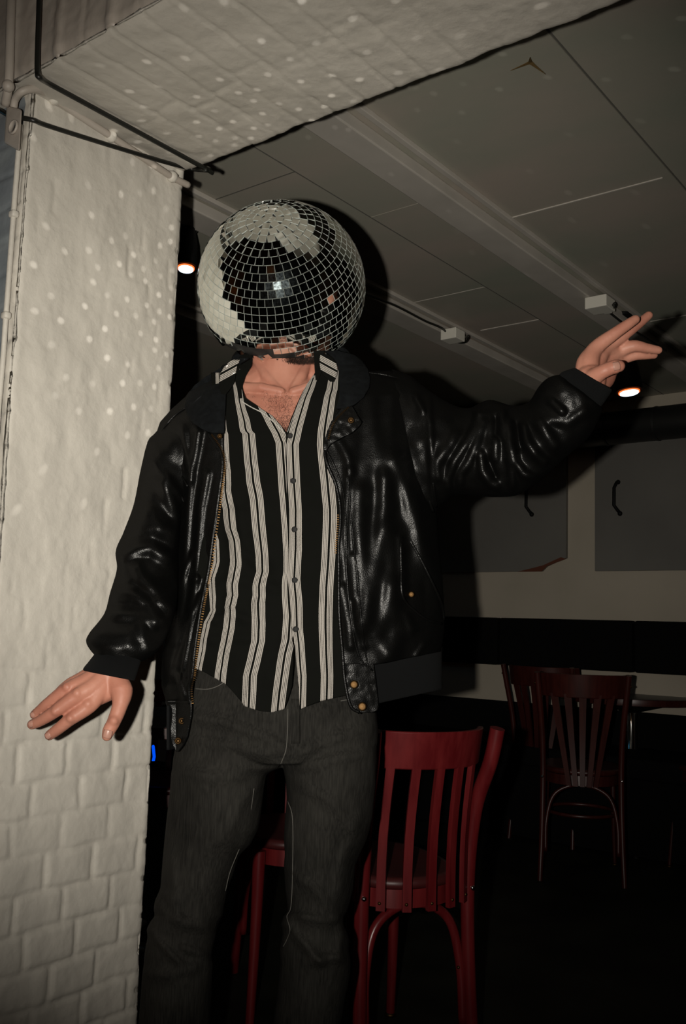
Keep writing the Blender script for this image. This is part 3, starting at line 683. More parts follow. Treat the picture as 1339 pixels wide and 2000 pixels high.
for (x, y) in ((487, 694), (508, 697), (561, 703), (545, 699), (523, 690), (431, 669), (470, 684)):
    dx, dy = x-550, y-559; k = math.sqrt(max(0, 1-(dx*dx+dy*dy)/168.**2)); d = bx_*dx/168-by_*dy/168+camz*k; d /= np.linalg.norm(d)
    mb = MB(); mb.box(BC+d*(BR-.0005), (.013, .013, .003), Vector((0, 0, 1)).rotation_difference(Vector(d)).to_matrix() @ Matrix.Rotation(random.uniform(-.5, .5), 3, 'X')); mb.build('loose_tile', M['mirror'], ball, smooth=False)
# added spot lamps imitate the flash light facets throw on pier, soffit and ceiling
ng = 0
for c, n_ in glints:
    d = c-FLASH; D = np.linalg.norm(d); d = d/D
    if d@n_ > -.08: continue
    r_ = d-2*(d@n_)*n_; hit = None
    if r_@B_ > .05:
        t = (JB-c@B_)/(r_@B_); p = c+r_*t
        if JA0 < p@A_ < JA1 and 0.8 < p[2] < SZ: hit = t
    if hit is None and r_[2] > .05:
        t = (SZ-c[2])/r_[2]; p = c+r_*t
        if LA < p@A_ < JA1 and -.2 < p@B_ < JB: hit = t
        elif p@A_ > JA1+.05:
            t = (2.35-c[2])/r_[2]; p = c+r_*t
            if p@A_ < 3.2 and .3 < p@B_ < 2.2 and random.random() < .8: hit = t
    if hit is None or random.random() < .2: continue
    dim = .3 if p@A_ > JA1+.05 else 1
    l = spot('added_glint_spot', c, c+r_, FLASH_W*(hit/(D+hit))**2*random.uniform(.2, .55)*dim, 2*math.degrees(.0080*(1/D+1/hit)), 1.0, .0004, (1, .955, .89))
    ng += 1
print('glints', ng)

# ------------------------------------------------------------------ the person
PB = P(560, 1300, 1.70); PB = np.array([PB[0], PB[1], 0])
person = empty('person', PB, 0, 'person with a mirror ball head, black leather jacket, striped shirt and charcoal jeans, arms spread', 'person')
def ringrow(cx, a, b, cyd, py, n, ex=.8):
    t = np.linspace(0, 2*PI, n+1)[:-1]; c = np.cos(t); s = np.sin(t)
    return PA(cx-a*c, np.full(n, py) if np.isscalar(py) else py, cyd-b*np.sign(s)*np.abs(s)**ex)
def sdepth(px, py):                        # shirt front surface
    D0 = I([(690, 1.645), (740, 1.625), (780, 1.602), (850, 1.585), (1000, 1.572), (1200, 1.567), (1400, 1.575)])(py)
    u = np.clip(np.abs((np.asarray(px, float)-555)/275), 0, .98)
    return 1.70-(1.70-D0)*(1-u*u)**.4
# --- body: one continuous surface (torso, neck, head, arms, hands, legs, feet)
bb = MB()
rows = []
for y in np.linspace(742, 1420, 40):
    w = I([(742, 70), (760, 110), (790, 165), (840, 200), (900, 200), (1000, 190), (1150, 175), (1300, 165), (1420, 165)])(y)
    cx = I([(742, 553), (850, 570), (1000, 580), (1300, 555), (1420, 545)])(y)
    fr = sdepth(555, y)+np.interp(y, [1200, 1300], [.012, .05]); cy = 1.71; rows.append(ringrow(cx, w, cy-fr, cy, y, 40, .85))
bb.closed_grid(np.array(rows))
nk = [(549, 600, 1.70), (550, 660, 1.70), (552, 705, 1.695), (553, 740, 1.695), (556, 790, 1.70)]
bb.limb([P(*q) for q in nk], [.060, .062, .0625, .068, .090], 28)
bb.limb([P(452, 800, 1.70), P(500, 765, 1.69), P(540, 740, 1.70)], [.05, .055, .05], 20)      # trapezius
bb.limb([P(690, 790, 1.71), P(640, 755, 1.70), P(590, 735, 1.70)], [.05, .055, .05], 20)
bb.limb([P(548, 765, 1.622), P(510, 757, 1.626), P(465, 756, 1.647)], [.009, .010, .011], 12)   # collar bones
bb.limb([P(572, 765, 1.622), P(610, 753, 1.626), P(655, 750, 1.652)], [.009, .010, .011], 12)
bb.limb([P(500, 700, 1.668), P(520, 735, 1.646), P(545, 762, 1.630)], [.011, .012, .009], 12)     # neck tendons
bb.limb([P(602, 700, 1.668), P(588, 735, 1.646), P(570, 762, 1.630)], [.011, .012, .009], 12)
bb.sphere(P(556, 715, 1.650), (.014, .012, .02), 16)                                            # larynx
hc = P(550, 575, 1.69); bb.sphere(hc, (.073, .092, .108), 32); bb.limb([P(553, 625, 1.70), P(556, 650, 1.69)], [.045, .038], 20)   # skull, jaw
bb.sphere(hc+np.array([0, -.095, -.01]), (.012, .018, .02), 12); bb.sphere(hc+np.array([.074, 0, -.01]), (.01, .02, .03), 12); bb.sphere(hc+np.array([-.074, 0, -.01]), (.01, .02, .03), 12)
bb.sphere(hc+np.array([0, -.088, -.052]), (.024, .012, .010), 12)
def PP(l): return [P(*q) for q in l]
# arms
LW = (212, 1312, 1.45)
bb.limb(PP([(385, 850, 1.70), (345, 960, 1.69), (295, 1110, 1.63), (258, 1220, 1.55), (224, 1285, 1.487), (212, 1318, 1.457)]), [.055, .044, .036, .032, .0295, .0300], 20)
bb.limb(PP([(745, 800, 1.71), (850, 855, 1.70), (990, 870, 1.66), (1075, 825, 1.58), (1135, 765, 1.515), (1152, 742, 1.505)]), [.055, .046, .040, .034, .030, .029], 20)
# left-of-picture hand, back of the hand showing
def finger(l, r, n=16):
    r = [q*1.12 for q in r]
    bb.limb(spline(PP(l), 4), np.interp(np.linspace(0, 1, 4*(len(l)-1)+1), np.linspace(0, 1, len(r)), r), n)
finger([(212, 1322, 1.45), (192, 1352, 1.437), (174, 1378, 1.427), (137, 1405, 1.420), (112, 1425, 1.424), (97, 1436, 1.430)], [.0160, .0150, .0122, .0098, .0088, .0078])
finger([(206, 1318, 1.447), (180, 1342, 1.433), (152, 1358, 1.423), (107, 1390, 1.420), (80, 1407, 1.427), (63, 1415, 1.434)], [.0160, .0145, .0122, .0096, .0086, .0078])
finger([(198, 1314, 1.450), (165, 1333, 1.438), (132, 1346, 1.430), (97, 1371, 1.432), (78, 1387, 1.440), (67, 1396, 1.446)], [.0155, .0140, .0112, .0088, .0079, .0070])
finger([(190, 1312, 1.465), (160, 1328, 1.462), (135, 1338, 1.462), (112, 1356, 1.470), (100, 1368, 1.48)], [.0155, .0130, .0100, .0078, .0068])
finger([(225, 1325, 1.447), (237, 1350, 1.438), (234, 1378, 1.428), (222, 1410, 1.420), (213, 1426, 1.418), (209, 1437, 1.418)], [.0160, .0175, .0118, .0102, .0098, .0080])
finger([(225, 1318, 1.452), (215, 1345, 1.447), (195, 1362, 1.440)], [.018, .017, .012])
for (x, y, d, r) in ((172, 1375, 1.421, .0095), (151, 1354, 1.417, .0095), (131, 1342, 1.424, .009), (138, 1403, 1.414, .0082), (108, 1389, 1.4145, .0082), (222, 1408, 1.4135, .0085)): bb.sphere(P(x, y, d), r, 12)
# right-of-picture hand, palm showing, thumb in front
finger([(1152, 742, 1.505), (1150, 710, 1.510), (1163, 680, 1.515), (1202, 650, 1.507), (1225, 634, 1.505), (1240, 624, 1.507)], [.0175, .0165, .0128, .0100, .0090, .0078])
finger([(1158, 740, 1.515), (1168, 700, 1.530), (1188, 676, 1.540), (1222, 652, 1.540), (1246, 633, 1.545), (1266, 616, 1.550)], [.0160, .0150, .0118, .0092, .0086, .0074])
finger([(1162, 745, 1.520), (1182, 712, 1.545), (1206, 688, 1.555), (1236, 676, 1.545), (1262, 680, 1.545), (1285, 684, 1.548)], [.0160, .0145, .0125, .0105, .0085, .0070])
finger([(1166, 752, 1.520), (1190, 725, 1.550), (1212, 702, 1.565), (1240, 694, 1.560), (1260, 694, 1.560), (1277, 694, 1.563)], [.0155, .0140, .0115, .0088, .0075, .0062])
finger([(1146, 746, 1.508), (1155, 739, 1.490), (1176, 726, 1.470), (1192, 719, 1.466), (1202, 716, 1.464), (1208, 715, 1.464)], [.0135, .0155, .0118, .0114, .0116, .0100])
finger([(1160, 752, 1.51), (1180, 742, 1.530), (1190, 722, 1.545)], [.018, .016, .014])
finger([(1165, 692, 1.525), (1185, 688, 1.545), (1208, 690, 1.558)], [.0120, .0135, .0120]); finger([(1155, 725, 1.528), (1178, 712, 1.55), (1202, 704, 1.56)], [.0140, .0150, .0130])
finger([(1140, 735, 1.51), (1143, 708, 1.515), (1158, 684, 1.520)], [.015, .015, .012])
# legs and feet
LEGL = [(450, 1400, 1.71), (425, 1560, 1.71), (378, 1750, 1.70), (350, 1860, 1.69), (338, 2000, 1.70), (335, 2120, 1.71), (330, 2200, 1.72)]
LEGR = [(645, 1400, 1.71), (643, 1560, 1.71), (622, 1750, 1.70), (614, 1850, 1.69), (605, 2000, 1.70), (600, 2120, 1.71), (595, 2200, 1.72)]
for Lg in (LEGL, LEGR): bb.limb(PP(Lg), [.070, .070, .054, .044, .044, .036, .034], 20)
for x in (330, 595):
    a = P(x, 2200, 1.72); bb.limb([np.array([a[0], a[1], .12]), np.array([a[0], a[1]+.02, .06]), np.array([a[0], a[1]-.08, .045]), np.array([a[0], a[1]-.17, .035])], [.034, .034, .036, .026], 16)
body = bb.build('body', M['skin'], person)
rm = body.modifiers.new('remesh', 'REMESH'); rm.mode = 'VOXEL'; rm.voxel_size = .0021; rm.use_smooth_shade = True
sm = body.modifiers.new('smooth', 'SMOOTH'); sm.factor = .5; sm.iterations = 5
# fingernails
def nail(x, y, d, dx, dy, L, w, tilt=(0, 0, 0)):
    d -= .0010; L *= 1.1; w *= 1.1
    c = P(x, y, d); ax = P(x+dx*10, y+dy*10, d)-c; ax /= np.linalg.norm(ax); nn = -ray(x, y); nn = nn/np.linalg.norm(nn)+np.array(tilt); nn -= ax*(nn@ax); nn /= np.linalg.norm(nn); sd = np.cross(ax, nn)
    G = np.zeros((9, 9, 3))
    for i, u in enumerate(np.linspace(-1, 1, 9)):
        for j, v in enumerate(np.linspace(-1, 1, 9)):
            k = math.sqrt(max(0, 1-.5*abs(v)**4)) ; G[i, j] = c+ax*u*L*(1-.22*abs(v)**3)+sd*v*w-nn*(.0028*v*v+.0007*u*u)
    mb = MB(); mb.grid(G); o = mb.build('fingernail', M['nail'], body); solid(o, .0006, 0)
nail(94, 1437, 1.4205, -.8, .55, .0048, .0052); nail(61, 1414, 1.4245, -.9, .35, .0050, .0052); nail(65, 1396, 1.4375, -.8, .55, .0045, .0048)
nail(210, 1434, 1.4085, -.25, .95, .0065, .0066); nail(1204, 714.5, 1.4535, .97, -.2, .0060, .0070, (0, 0, .1))
# beard and chest hair
mb = MB(); mb.sphere(hc+np.array([0, .012, .008]), (.079, .093, .112), 32); hr = mb.build('hair', noisy(mat('dark_hair', (.02, .012, .008), .7), (.010, .006, .004), (.035, .02, .013), 60, 4, stretch=(1, 1, .2)), person)
mb = MB()
for i in range(900):
    u = random.uniform(-1, 1); x = 590+40*u; y = 705-5*u*u+random.uniform(-7, 4)+1*u; d = 1.634+.010*abs(u)
    p = P(x, y, d); q = P(x+random.uniform(-3, 3), y+random.uniform(3, 7), d-.004+random.uniform(-.004, .004)); mb.tube([p, (p+q)/2+np.array([0, -.002, 0]), q], [.0003, .00025, .0001], 3, cap=False)
mb.build('beard', M['hair'], person)
mb = MB()
for i in range(300):
    y = 765+85*random.random()**.8; half = np.interp(y, [765, 800, 848], [50, 42, 4]); x = np.interp(y, [765, 848], [540, 560])+random.gauss(0, .45)*half
    d = float(sdepth(x, y))+.0085
    a = random.uniform(0, 6.28); k = random.uniform(.4, .9); r = random.uniform(2.5, 6); pts = []
    for t in range(7):
        x += math.cos(a)*r*.5; y += math.sin(a)*r*.5; a += k; pts.append(P(x, y, d-.0012*math.sin(t)))
    mb.tube(pts, .00012, 3, cap=False)
mb.build('chest_hair', M['hair'], person)

# ------------------------------------------------------------------ fold relief helper (in the cloth's own surface)
def folds(px, py, R):
    out = np.zeros_like(px)
    for pts, h, w in R:
        dm = np.full(px.shape, 1e9)
        for (x0, y0), (x1, y1) in zip(pts[:-1], pts[1:]):
            dx, dy = x1-x0, y1-y0; L = dx*dx+dy*dy+1e-9
            t = np.clip(((px-x0)*dx+(py-y0)*dy)/L, 0, 1); dm = np.minimum(dm, (px-x0-t*dx)**2+(py-y0-t*dy)**2)
        out += h*np.exp(-dm/(2*w*w))
    return out
def sc(l, ox, oy, k): return [(ox+x/k, oy+y/k) for x, y in l]
def nz(px, py, s, amp, seed=0):
    o = np.zeros(px.shape); f = px.ravel(); g = py.ravel(); r = o.ravel()
    for i in range(len(f)): r[i] = noise.noise(Vector((f[i]/s, g[i]/s, seed)))*amp
    return r.reshape(px.shape)

# ------------------------------------------------------------------ jeans
HR = [([(345, 1395), (430, 1410), (520, 1440), (560, 1470)], .006, 9), ([(350, 1440), (440, 1455), (530, 1475)], .005, 8), ([(335, 1500), (420, 1520), (500, 1510)], .004, 9),
      ([(735, 1420), (660, 1440), (590, 1470)], .006, 9), ([(738, 1470), (660, 1480), (580, 1500)], .005, 8), ([(580, 1530), (640, 1560), (690, 1620)], .005, 9),
      ([(440, 1560), (420, 1600), (410, 1660)], .004, 10), ([(325, 1620), (335, 1700), (345, 1760)], .005, 7), ([(520, 1520), (470, 1570), (440, 1640)], .005, 9),
      ([(285, 1815), (320, 1850), (350, 1880)], .008, 6), ([(300, 1770), (345, 1800), (400, 1810)], .007, 9), ([(330, 1750), (350, 1790)], .006, 7), ([(410, 1870), (360, 1850)], .006, 7),
      ([(555, 1800), (600, 1850), (625, 1880)], .008, 7), ([(690, 1790), (640, 1800), (590, 1790)], .008, 8), ([(685, 1870), (640, 1870), (600, 1880)], .006, 8), ([(670, 1810), (660, 1870)], .006, 7), ([(560, 1700), (620, 1740), (660, 1790)], .005, 8),
      ([(700, 1600), (670, 1680), (660, 1740)], .005, 9), ([(278, 1900), (330, 1905), (380, 1890)], .005, 8)]
def tubegarment(mb, T, dep, hd, n=56, R=HR, step=5, noiseamp=.003, ex=.85):
    T = np.array(T, float)             # rows: y, left x, right x
    ys = np.arange(T[0, 0], T[-1, 0]+.1, step); G = []
    xl = np.interp(ys, T[:, 0], T[:, 1]); xr = np.interp(ys, T[:, 0], T[:, 2])
    t = np.linspace(0, 2*PI, n+1)[:-1]; c, s = np.cos(t), np.sin(t)
    PX = ((xl+xr)/2)[:, None]-((xr-xl)/2)[:, None]*c; PY = ys[:, None]+0*c
    D = dep(ys)[:, None]-hd(ys)[:, None]*np.sign(s)*np.abs(s)**ex
    ff = (1.7*folds(PX, PY, R)+nz(PX, PY, 38, noiseamp, 3)+nz(PX, PY*.6, 16, noiseamp*.4, 9))*np.clip(s*1.5, 0, 1)
    mb.closed_grid(PA(PX, PY, D-ff)); return mb
mb = MB()
cdep = lambda y: np.full_like(y, 1.70)
tubegarment(mb, [(1268, 372, 700), (1320, 358, 715), (1380, 345, 734), (1420, 340, 738), (1455, 338, 737), (1475, 385, 695), (1486, 440, 650), (1494, 500, 600)], cdep, lambda y: np.interp(y, [1268, 1330, 1400, 1512], [.098, .105, .118, .112]), 90, ex=.7)
tubegarment(mb, [(1440, 346, 540), (1480, 338, 549), (1500, 336, 547), (1512, 334, 520), (1540, 332, 516), (1600, 325, 508), (1620, 323, 504), (1650, 320, 489), (1672, 318, 467), (1710, 315, 456), (1735, 313, 445), (1760, 302, 440), (1775, 300, 437), (1790, 302, 435), (1800, 293, 428), (1815, 286, 423), (1830, 288, 421), (1850, 284, 416), (1870, 281, 413), (1882, 281, 417), (1900, 278, 416), (1950, 274, 413), (2000, 270, 410), (2100, 268, 402), (2180, 270, 398), (2212, 272, 396), (2222, 276, 392)],
            cdep, lambda y: np.interp(y, [1440, 1500, 1700, 1850, 2000, 2260], [.10, .112, .098, .085, .082, .075]))
tubegarment(mb, [(1440, 562, 735), (1480, 556, 736), (1500, 553, 735), (1530, 558, 734), (1560, 560, 731), (1600, 556, 727), (1640, 554, 716), (1668, 556, 703), (1690, 554, 694), (1740, 557, 689), (1760, 560, 684), (1780, 562, 678), (1790, 553, 672), (1805, 549, 671), (1820, 552, 678), (1835, 550, 682), (1855, 546, 681), (1880, 548, 685), (1900, 545, 684), (1950, 540, 675), (2000, 532, 666), (2100, 530, 658), (2180, 532, 655), (2212, 535, 655), (2222, 540, 650)],
            cdep, lambda y: np.interp(y, [1440, 1500, 1700, 1850, 2000, 2260], [.10, .112, .098, .085, .082, .075]))
jeans = mb.build('jeans', M['denim'], person)
rm = jeans.modifiers.new('remesh', 'REMESH'); rm.mode = 'VOXEL'; rm.voxel_size = .003; rm.use_smooth_shade = True
sm = jeans.modifiers.new('smooth', 'SMOOTH'); sm.factor = .5; sm.iterations = 2
def jd(px, py):                                   # front of the jeans
    if py < 1500: cx, a, hd, ex = 540, 198, np.interp(py, [1268, 1330, 1400, 1512], [.098, .105, .118, .112]), .7
    elif px < 540: cx = np.interp(py, [1500, 1700, 2000], [435, 390, 340]); a = np.interp(py, [1500, 1700, 2000], [105, 72, 70]); hd = np.interp(py, [1500, 1700, 1850, 2000], [.112, .098, .085, .082]); ex = .85
    else: cx = np.interp(py, [1500, 1700, 2000], [645, 625, 600]); a = np.interp(py, [1500, 1700, 2000], [90, 69, 67]); hd = np.interp(py, [1500, 1700, 1850, 2000], [.112, .098, .085, .082]); ex = .85
    u = min(.97, abs((px-cx)/a)); s = math.sqrt(1-u*u); return 1.70-hd*s**ex
def seam(name, pts, r, mm, par, off=.0018):
    pp = spline([np.array([x, y]) for x, y in pts], 5); mb = MB()
    base = np.array([(x, y) for x, y in pp]); fo = 1.7*folds(base[:, 0], base[:, 1], HR)
    mb.tube([P(x, y, jd(x, y)-fo[i]-off) for i, (x, y) in enumerate(pp)], r, 6); mb.build(name, mm, par)
seam('pocket_stitching', [(380, 1345), (405, 1346), (425, 1340), (441, 1330)], .0009, M['stitch'], jeans)
seam('fly_seam', [(562, 1385), (561, 1430), (558, 1465), (548, 1492)], .0009, M['stitch'], jeans)
seam('inner_leg_seam', [(496, 1540), (488, 1590), (470, 1650), (450, 1700), (440, 1740)], .0008, M['stitch'], jeans, .002)
seam('pocket_stitching', [(665, 1369), (676, 1367), (684, 1367)], .0009, M['stitch'], jeans)
seam('inner_leg_seam', [(562, 1565), (571, 1600), (571, 1700), (568, 1770), (560, 1790), (566, 1815), (560, 1835), (552, 1850)], .0008, M['stitch'], jeans, .002)
# fly placket and belt loop
mb = MB(); G = np.array([[P(x, y, jd(x, y)-.008) for x in (568, 574, 580, 585)] for y in np.linspace(1365, 1452, 12)]); mb.grid(G); solid(mb.build('fly_placket', M['denim'], jeans), .004, 0)
# shoes
for x in (330, 595):
    a = P(x, 2200, 1.72); mb = MB()
    mb.limb([np.array([a[0], a[1]+.045, .055]), np.array([a[0], a[1]-.06, .055]), np.array([a[0], a[1]-.19, .044])], [.046, .048, .038], 20)
    mb.limb([np.array([a[0], a[1]+.02, .06]), np.array([a[0], a[1]+.02, .12])], [.045, .043], 20)
    sh = mb.build('shoe', M['leather'], person); r = sh.modifiers.new('remesh', 'REMESH'); r.mode = 'VOXEL'; r.voxel_size = .004; r.use_smooth_shade = True
    mb = MB(); G = []
    for z, k in ((0, 1), (.022, 1.02)):
        G.append([np.array([a[0]+.048*k*math.cos(t)*(1-.12*math.sin(t)), a[1]-.07+.15*k*(abs(math.sin(t))**.8)*np.sign(math.sin(t)), z+.001]) for t in np.linspace(0, 2*PI, 41)[:-1]])
    mb.closed_grid(np.array(G)); mb.build('sole', M['sole'], sh, sharp=40)

# ------------------------------------------------------------------ shirt
eL = I([(720, 437), (760, 440), (845, 437), (885, 437), (913, 438), (940, 436), (965, 433), (1060, 419), (1112, 412), (1182, 398), (1252, 387), (1322, 379), (1378, 374), (1400, 373)])
eR = I([(720, 664), (765, 663), (800, 655), (840, 642), (870, 633), (905, 637), (940, 649), (975, 659), (1010, 662), (1080, 660), (1110, 658), (1200, 659), (1300, 668), (1340, 672), (1400, 680)])
GR = [I([(700, 440), (921, 441), (959, 433), (996, 430), (1055, 425), (1096, 424), (1163, 417), (1192, 419), (1215, 405), (1248, 398), (1271, 395), (1306, 389), (1400, 380)]),
      I([(700, 452), (753, 458), (791, 467), (835, 474), (843, 477), (847, 483), (903, 489), (940, 494), (977, 502), (1017, 505), (1052, 509), (1090, 514), (1116, 516), (1130, 511), (1146, 505), (1175, 504), (1218, 505), (1253, 504), (1280, 498), (1320, 488), (1379, 486), (1400, 486)]),
      I([(700, 500), (785, 506), (800, 514), (817, 527), (847, 544), (865, 551), (1030, 562), (1080, 563), (1130, 561), (1204, 566), (1248, 563), (1277, 556), (1320, 550), (1387, 541)])]
G1 = I([(700, 437), (900, 438), (921, 441), (959, 439), (996, 447), (1033, 449), (1058, 457), (1079, 459), (1105, 460), (1140, 454), (1163, 456), (1186, 446), (1205, 449), (1227, 447), (1248, 443), (1277, 437), (1315, 431), (1400, 425)])
G0 = I([(700, 395), (1000, 405), (1055, 423), (1096, 424), (1130, 413), (1163, 415), (1192, 419), (1215, 405), (1248, 398), (1271, 395), (1306, 388), (1400, 380)])
LG = [(G0, 7), (G1, 12.5), (GR[1], 15), (GR[2], 14.5)]
G4 = I([(700, 640), (780, 600), (839, 578), (869, 571), (940, 573.6), (996, 577), (1033, 577), (1073, 577), (1131, 574), (1175, 578), (1227, 580), (1256, 585), (1291, 588), (1320, 591), (1364, 590), (1400, 589)])
G5 = I([(700, 641), (761, 642), (772, 639), (828, 634), (869, 632), (903, 635), (940, 639), (996, 644), (1015, 644), (1087, 641), (1146, 637), (1204, 635), (1262, 634), (1320, 635), (1367, 634), (1400, 634)])
RG = [(G4, 13.5), (G5, 15)]
def stripeU(px, py, groups):
    U = np.zeros_like(px)
    for i in range(px.shape[0]):
        for j in range(px.shape[1]):
            x, y = px[i, j], py[i, j]; xs = []; us = []
            for k, (g, w) in enumerate(groups):
                c = float(g(y)); m_ = w*2.0
                xs += [c-m_, c+m_]; us += [k-.40, k+.40]
            for q in range(1, len(xs)):
                if xs[q] <= xs[q-1]: mid = (xs[q]+xs[q-1])/2; xs[q-1] = mid-.01; xs[q] = mid+.01
            U[i, j] = np.interp(x, xs, us) if xs[0] <= x <= xs[-1] else (us[0] if x < xs[0] else us[-1])
    return U
def shirtpanel(name, ytop, ybot, XL, XR, groups, off, nu, nv, SR, par=None):
    u = np.linspace(0, 1, nu)[None, :]; v = np.linspace(0, 1, nv)[:, None]
    Y = ytop(u)+(ybot(u)-ytop(u))*v; X = XL(Y)+(XR(Y)-XL(Y))*u
    U = stripeU(X, Y, groups)
    # sideways ripples follow the wavy stripes, with depth
    rip = nz(X, Y*1.0, 30, .0035, 5)+nz(X*.5, Y, 60, .004, 7)
    D = sdepth(X, Y)-off-folds(X, Y, SR)-rip*np.clip((Y-860)/150, .25, 1)
    mb = MB(); mb.grid(PA(X, Y, D), np.stack([U, (Y-700)/700], -1)); o = mb.build(name, M['shirt'], par or person); solid(o, .0016, 0); return o
SR = [([(440, 960), (455, 1060), (500, 1100), (520, 1110)], .006, 9), ([(425, 1150), (450, 1130), (500, 1140), (540, 1150)], .005, 8), ([(420, 1210), (450, 1200), (500, 1215)], .005, 7), ([(400, 1250), (450, 1245), (500, 1250)], .004, 7),
      ([(455, 1000), (460, 1100), (450, 1190)], .006, 8), ([(510, 1040), (515, 1110), (505, 1180)], .005, 9), ([(505, 1270), (480, 1380)], .005, 9), ([(560, 1250), (548, 1380)], .007, 9), ([(636, 1180), (634, 1360)], .004, 9), ([(500, 900), (505, 1000)], .004, 12)]
XLl = lambda y: eL(y)-26
PLK = I([(845, 557), (900, 557), (1000, 560), (1080, 562), (1130, 563), (1180, 567), (1240, 569), (1262, 573), (1300, 573), (1340, 570), (1370, 561), (1390, 552)])
VL = I([(700, 466), (755, 470), (778, 480), (790, 498), (800, 512), (812, 531), (828, 545), (845, 559)])
XRl = lambda y: np.where(y < 845, VL(y), PLK(y)+np.where(y > 1245, 0, 6))
yb_l = lambda u: np.interp(u, [0, .2, .40, .62, .78, .9, 1], [1296, 1312, 1335, 1379, 1389, 1391, 1385])
s_l = shirtpanel('shirt', lambda u: 728+0*u, yb_l, XLl, XRl, LG, .003, 84, 260, SR); shirt = s_l
VR = I([(700, 617), (728, 615), (745, 603), (765, 591), (790, 579), (820, 567), (845, 559), (860, 557)])
PLR = I([(850, 558), (900, 558), (1000, 561), (1080, 563), (1130, 562), (1180, 567), (1235, 570), (1262, 576), (1300, 579), (1340, 583), (1387, 585)])
XLr = lambda y: np.where(y < 850, VR(y), PLR(y))
XRr = lambda y: eR(y)+30
yb_r = lambda u: np.interp(u, [0, .1, .35, .6, .8, 1], [1386, 1380, 1369, 1362, 1357, 1345])
s_r = shirtpanel('shirt_front', lambda u: 722+0*u, yb_r, XLr, XRr, RG, .0085, 60, 260, SR, shirt)
# back of the shirt closes round the body under the jacket
mb = MB(); G = []
for y in np.linspace(760, 1330, 24):
    xa, xb = float(XLl(y)), float(XRr(y)); t = np.linspace(0, PI, 26); cx, a = (xa+xb)/2, (xb-xa)/2
    d0 = float(sdepth(xa, y)); w = a*(1+.32*np.sin(t)); G.append(PA(cx-w*np.cos(t), np.full(26, y), d0+(.125)*np.sin(t)))
mb.grid(np.array(G)); mb.build('shirt_back', M['shirtblack'], shirt)
# collar: black stand and striped leaves
def patch(name, rows, off, mm, par, uvf=None, th=.002, nu=16, dfn=sdepth, dense=26):
    ry = [r[0] for r in rows]; Y = np.linspace(ry[0], ry[-1], dense)[:, None]+np.zeros((1, nu)); u = np.linspace(0, 1, nu)[None, :]
    xl = np.interp(Y, ry, [r[1] for r in rows]); xr = np.interp(Y, ry, [r[2] for r in rows]); X = xl+(xr-xl)*u
    o_ = off(X, Y) if callable(off) else off
    mb = MB(); uv = None
    if uvf: uv = np.stack([uvf(X, Y), Y/100], -1)
    mb.grid(PA(X, Y, dfn(X, Y)-o_), uv); o = mb.build(name, mm, par); solid(o, th, 0); return o
patch('collar_stand', [(690, 478, 495), (700, 464, 493), (715, 452, 491), (735, 456, 479), (755, 462, 473), (778, 468, 476)], lambda X, Y: .012+.0005*(735-Y)*0+(X-450)*-.0004, M['shirtblack'], shirt)
patch('collar_leaf', [(703, 452, 468), (718, 437, 462), (730, 430, 460), (745, 428, 458), (756, 428, 452), (770, 432, 441), (778, 436, 439)], .022, M['shirt'], shirt, lambda X, Y: ((Y+.55*X)-968)/80)
patch('collar_stand', [(685, 612, 634), (700, 613, 632), (720, 614, 630), (742, 616, 622)], .012, M['shirtblack'], shirt)
patch('collar_leaf', [(692, 626, 640), (700, 624, 650), (712, 624, 657), (722, 626, 659), (734, 632, 657), (745, 645, 652)], .024, M['shirt'], shirt, lambda X, Y: ((Y-.55*X)-364)/80)
# facing edge of the open neck
def sseam(name, pts, r, mm, off, par): mb = MB(); mb.tube([P(x, y, float(sdepth(x, y))-off) for x, y in [tuple(q) for q in spline([np.array(p) for p in pts], 5)]], r, 6); mb.build(name, mm, par)
sseam('facing_edge', [(470, 783), (490, 795), (515, 808), (535, 825), (556, 846)], .0012, mat('pale_thread', (.42, .40, .36), .8), .008, shirt)
sseam('facing_edge', [(615, 733), (600, 750), (585, 782), (572, 815), (561, 844)], .0007, mat('pale_edge', (.3, .29, .27), .8), .012, shirt)
for (x, y) in ((566, 851), (572, 939), (574.5, 1034), (575, 1133), (577, 1229)):
    nn = -ray(x, y); nn /= np.linalg.norm(nn); mb = MB(); mb.lathe([(.0052, 0), (.0055, .001), (.005, .0022), (.0035, .0018), (.001, .0016)], P(x, y, float(sdepth(x, y))-.011), 20, axis=nn)
    mb.build('button', M['black'], shirt, sharp=40)

# ------------------------------------------------------------------ leather jacket
sLx = I([(700, 440), (735, 432), (768, 372), (800, 336), (825, 314), (848, 306), (900, 318), (1000, 333), (1100, 336), (1200, 330), (1300, 317), (1340, 317), (1378, 328)])
sRx = I([(690, 690), (715, 712), (732, 790), (752, 815), (770, 835), (850, 848), (960, 850), (1050, 853), (1130, 862), (1200, 866), (1230, 866), (1272, 860), (1345, 860)])
RJ = [(sc(l, 160, 780, 2.858), h, w) for l, h, w in [
    ([(560, 150), (590, 300), (600, 450)], .008, 5), ([(650, 180), (615, 400), (592, 620), (572, 900), (560, 1100), (520, 1350)], .013, 6), ([(700, 420), (665, 600), (645, 850), (632, 1000)], .008, 5),
    ([(620, 860), (560, 1000), (540, 1080)], .006, 4), ([(640, 1000), (600, 1200), (560, 1300), (500, 1450), (470, 1600)], .009, 5), ([(660, 1100), (620, 1200), (590, 1350), (560, 1500)], .009, 4.5), ([(700, 1050), (660, 1180), (625, 1350), (600, 1550)], .006, 4),
    ([(520, 1550), (560, 1650)], .008, 6), ([(470, 240), (540, 340), (590, 480)], .006, 3)]]
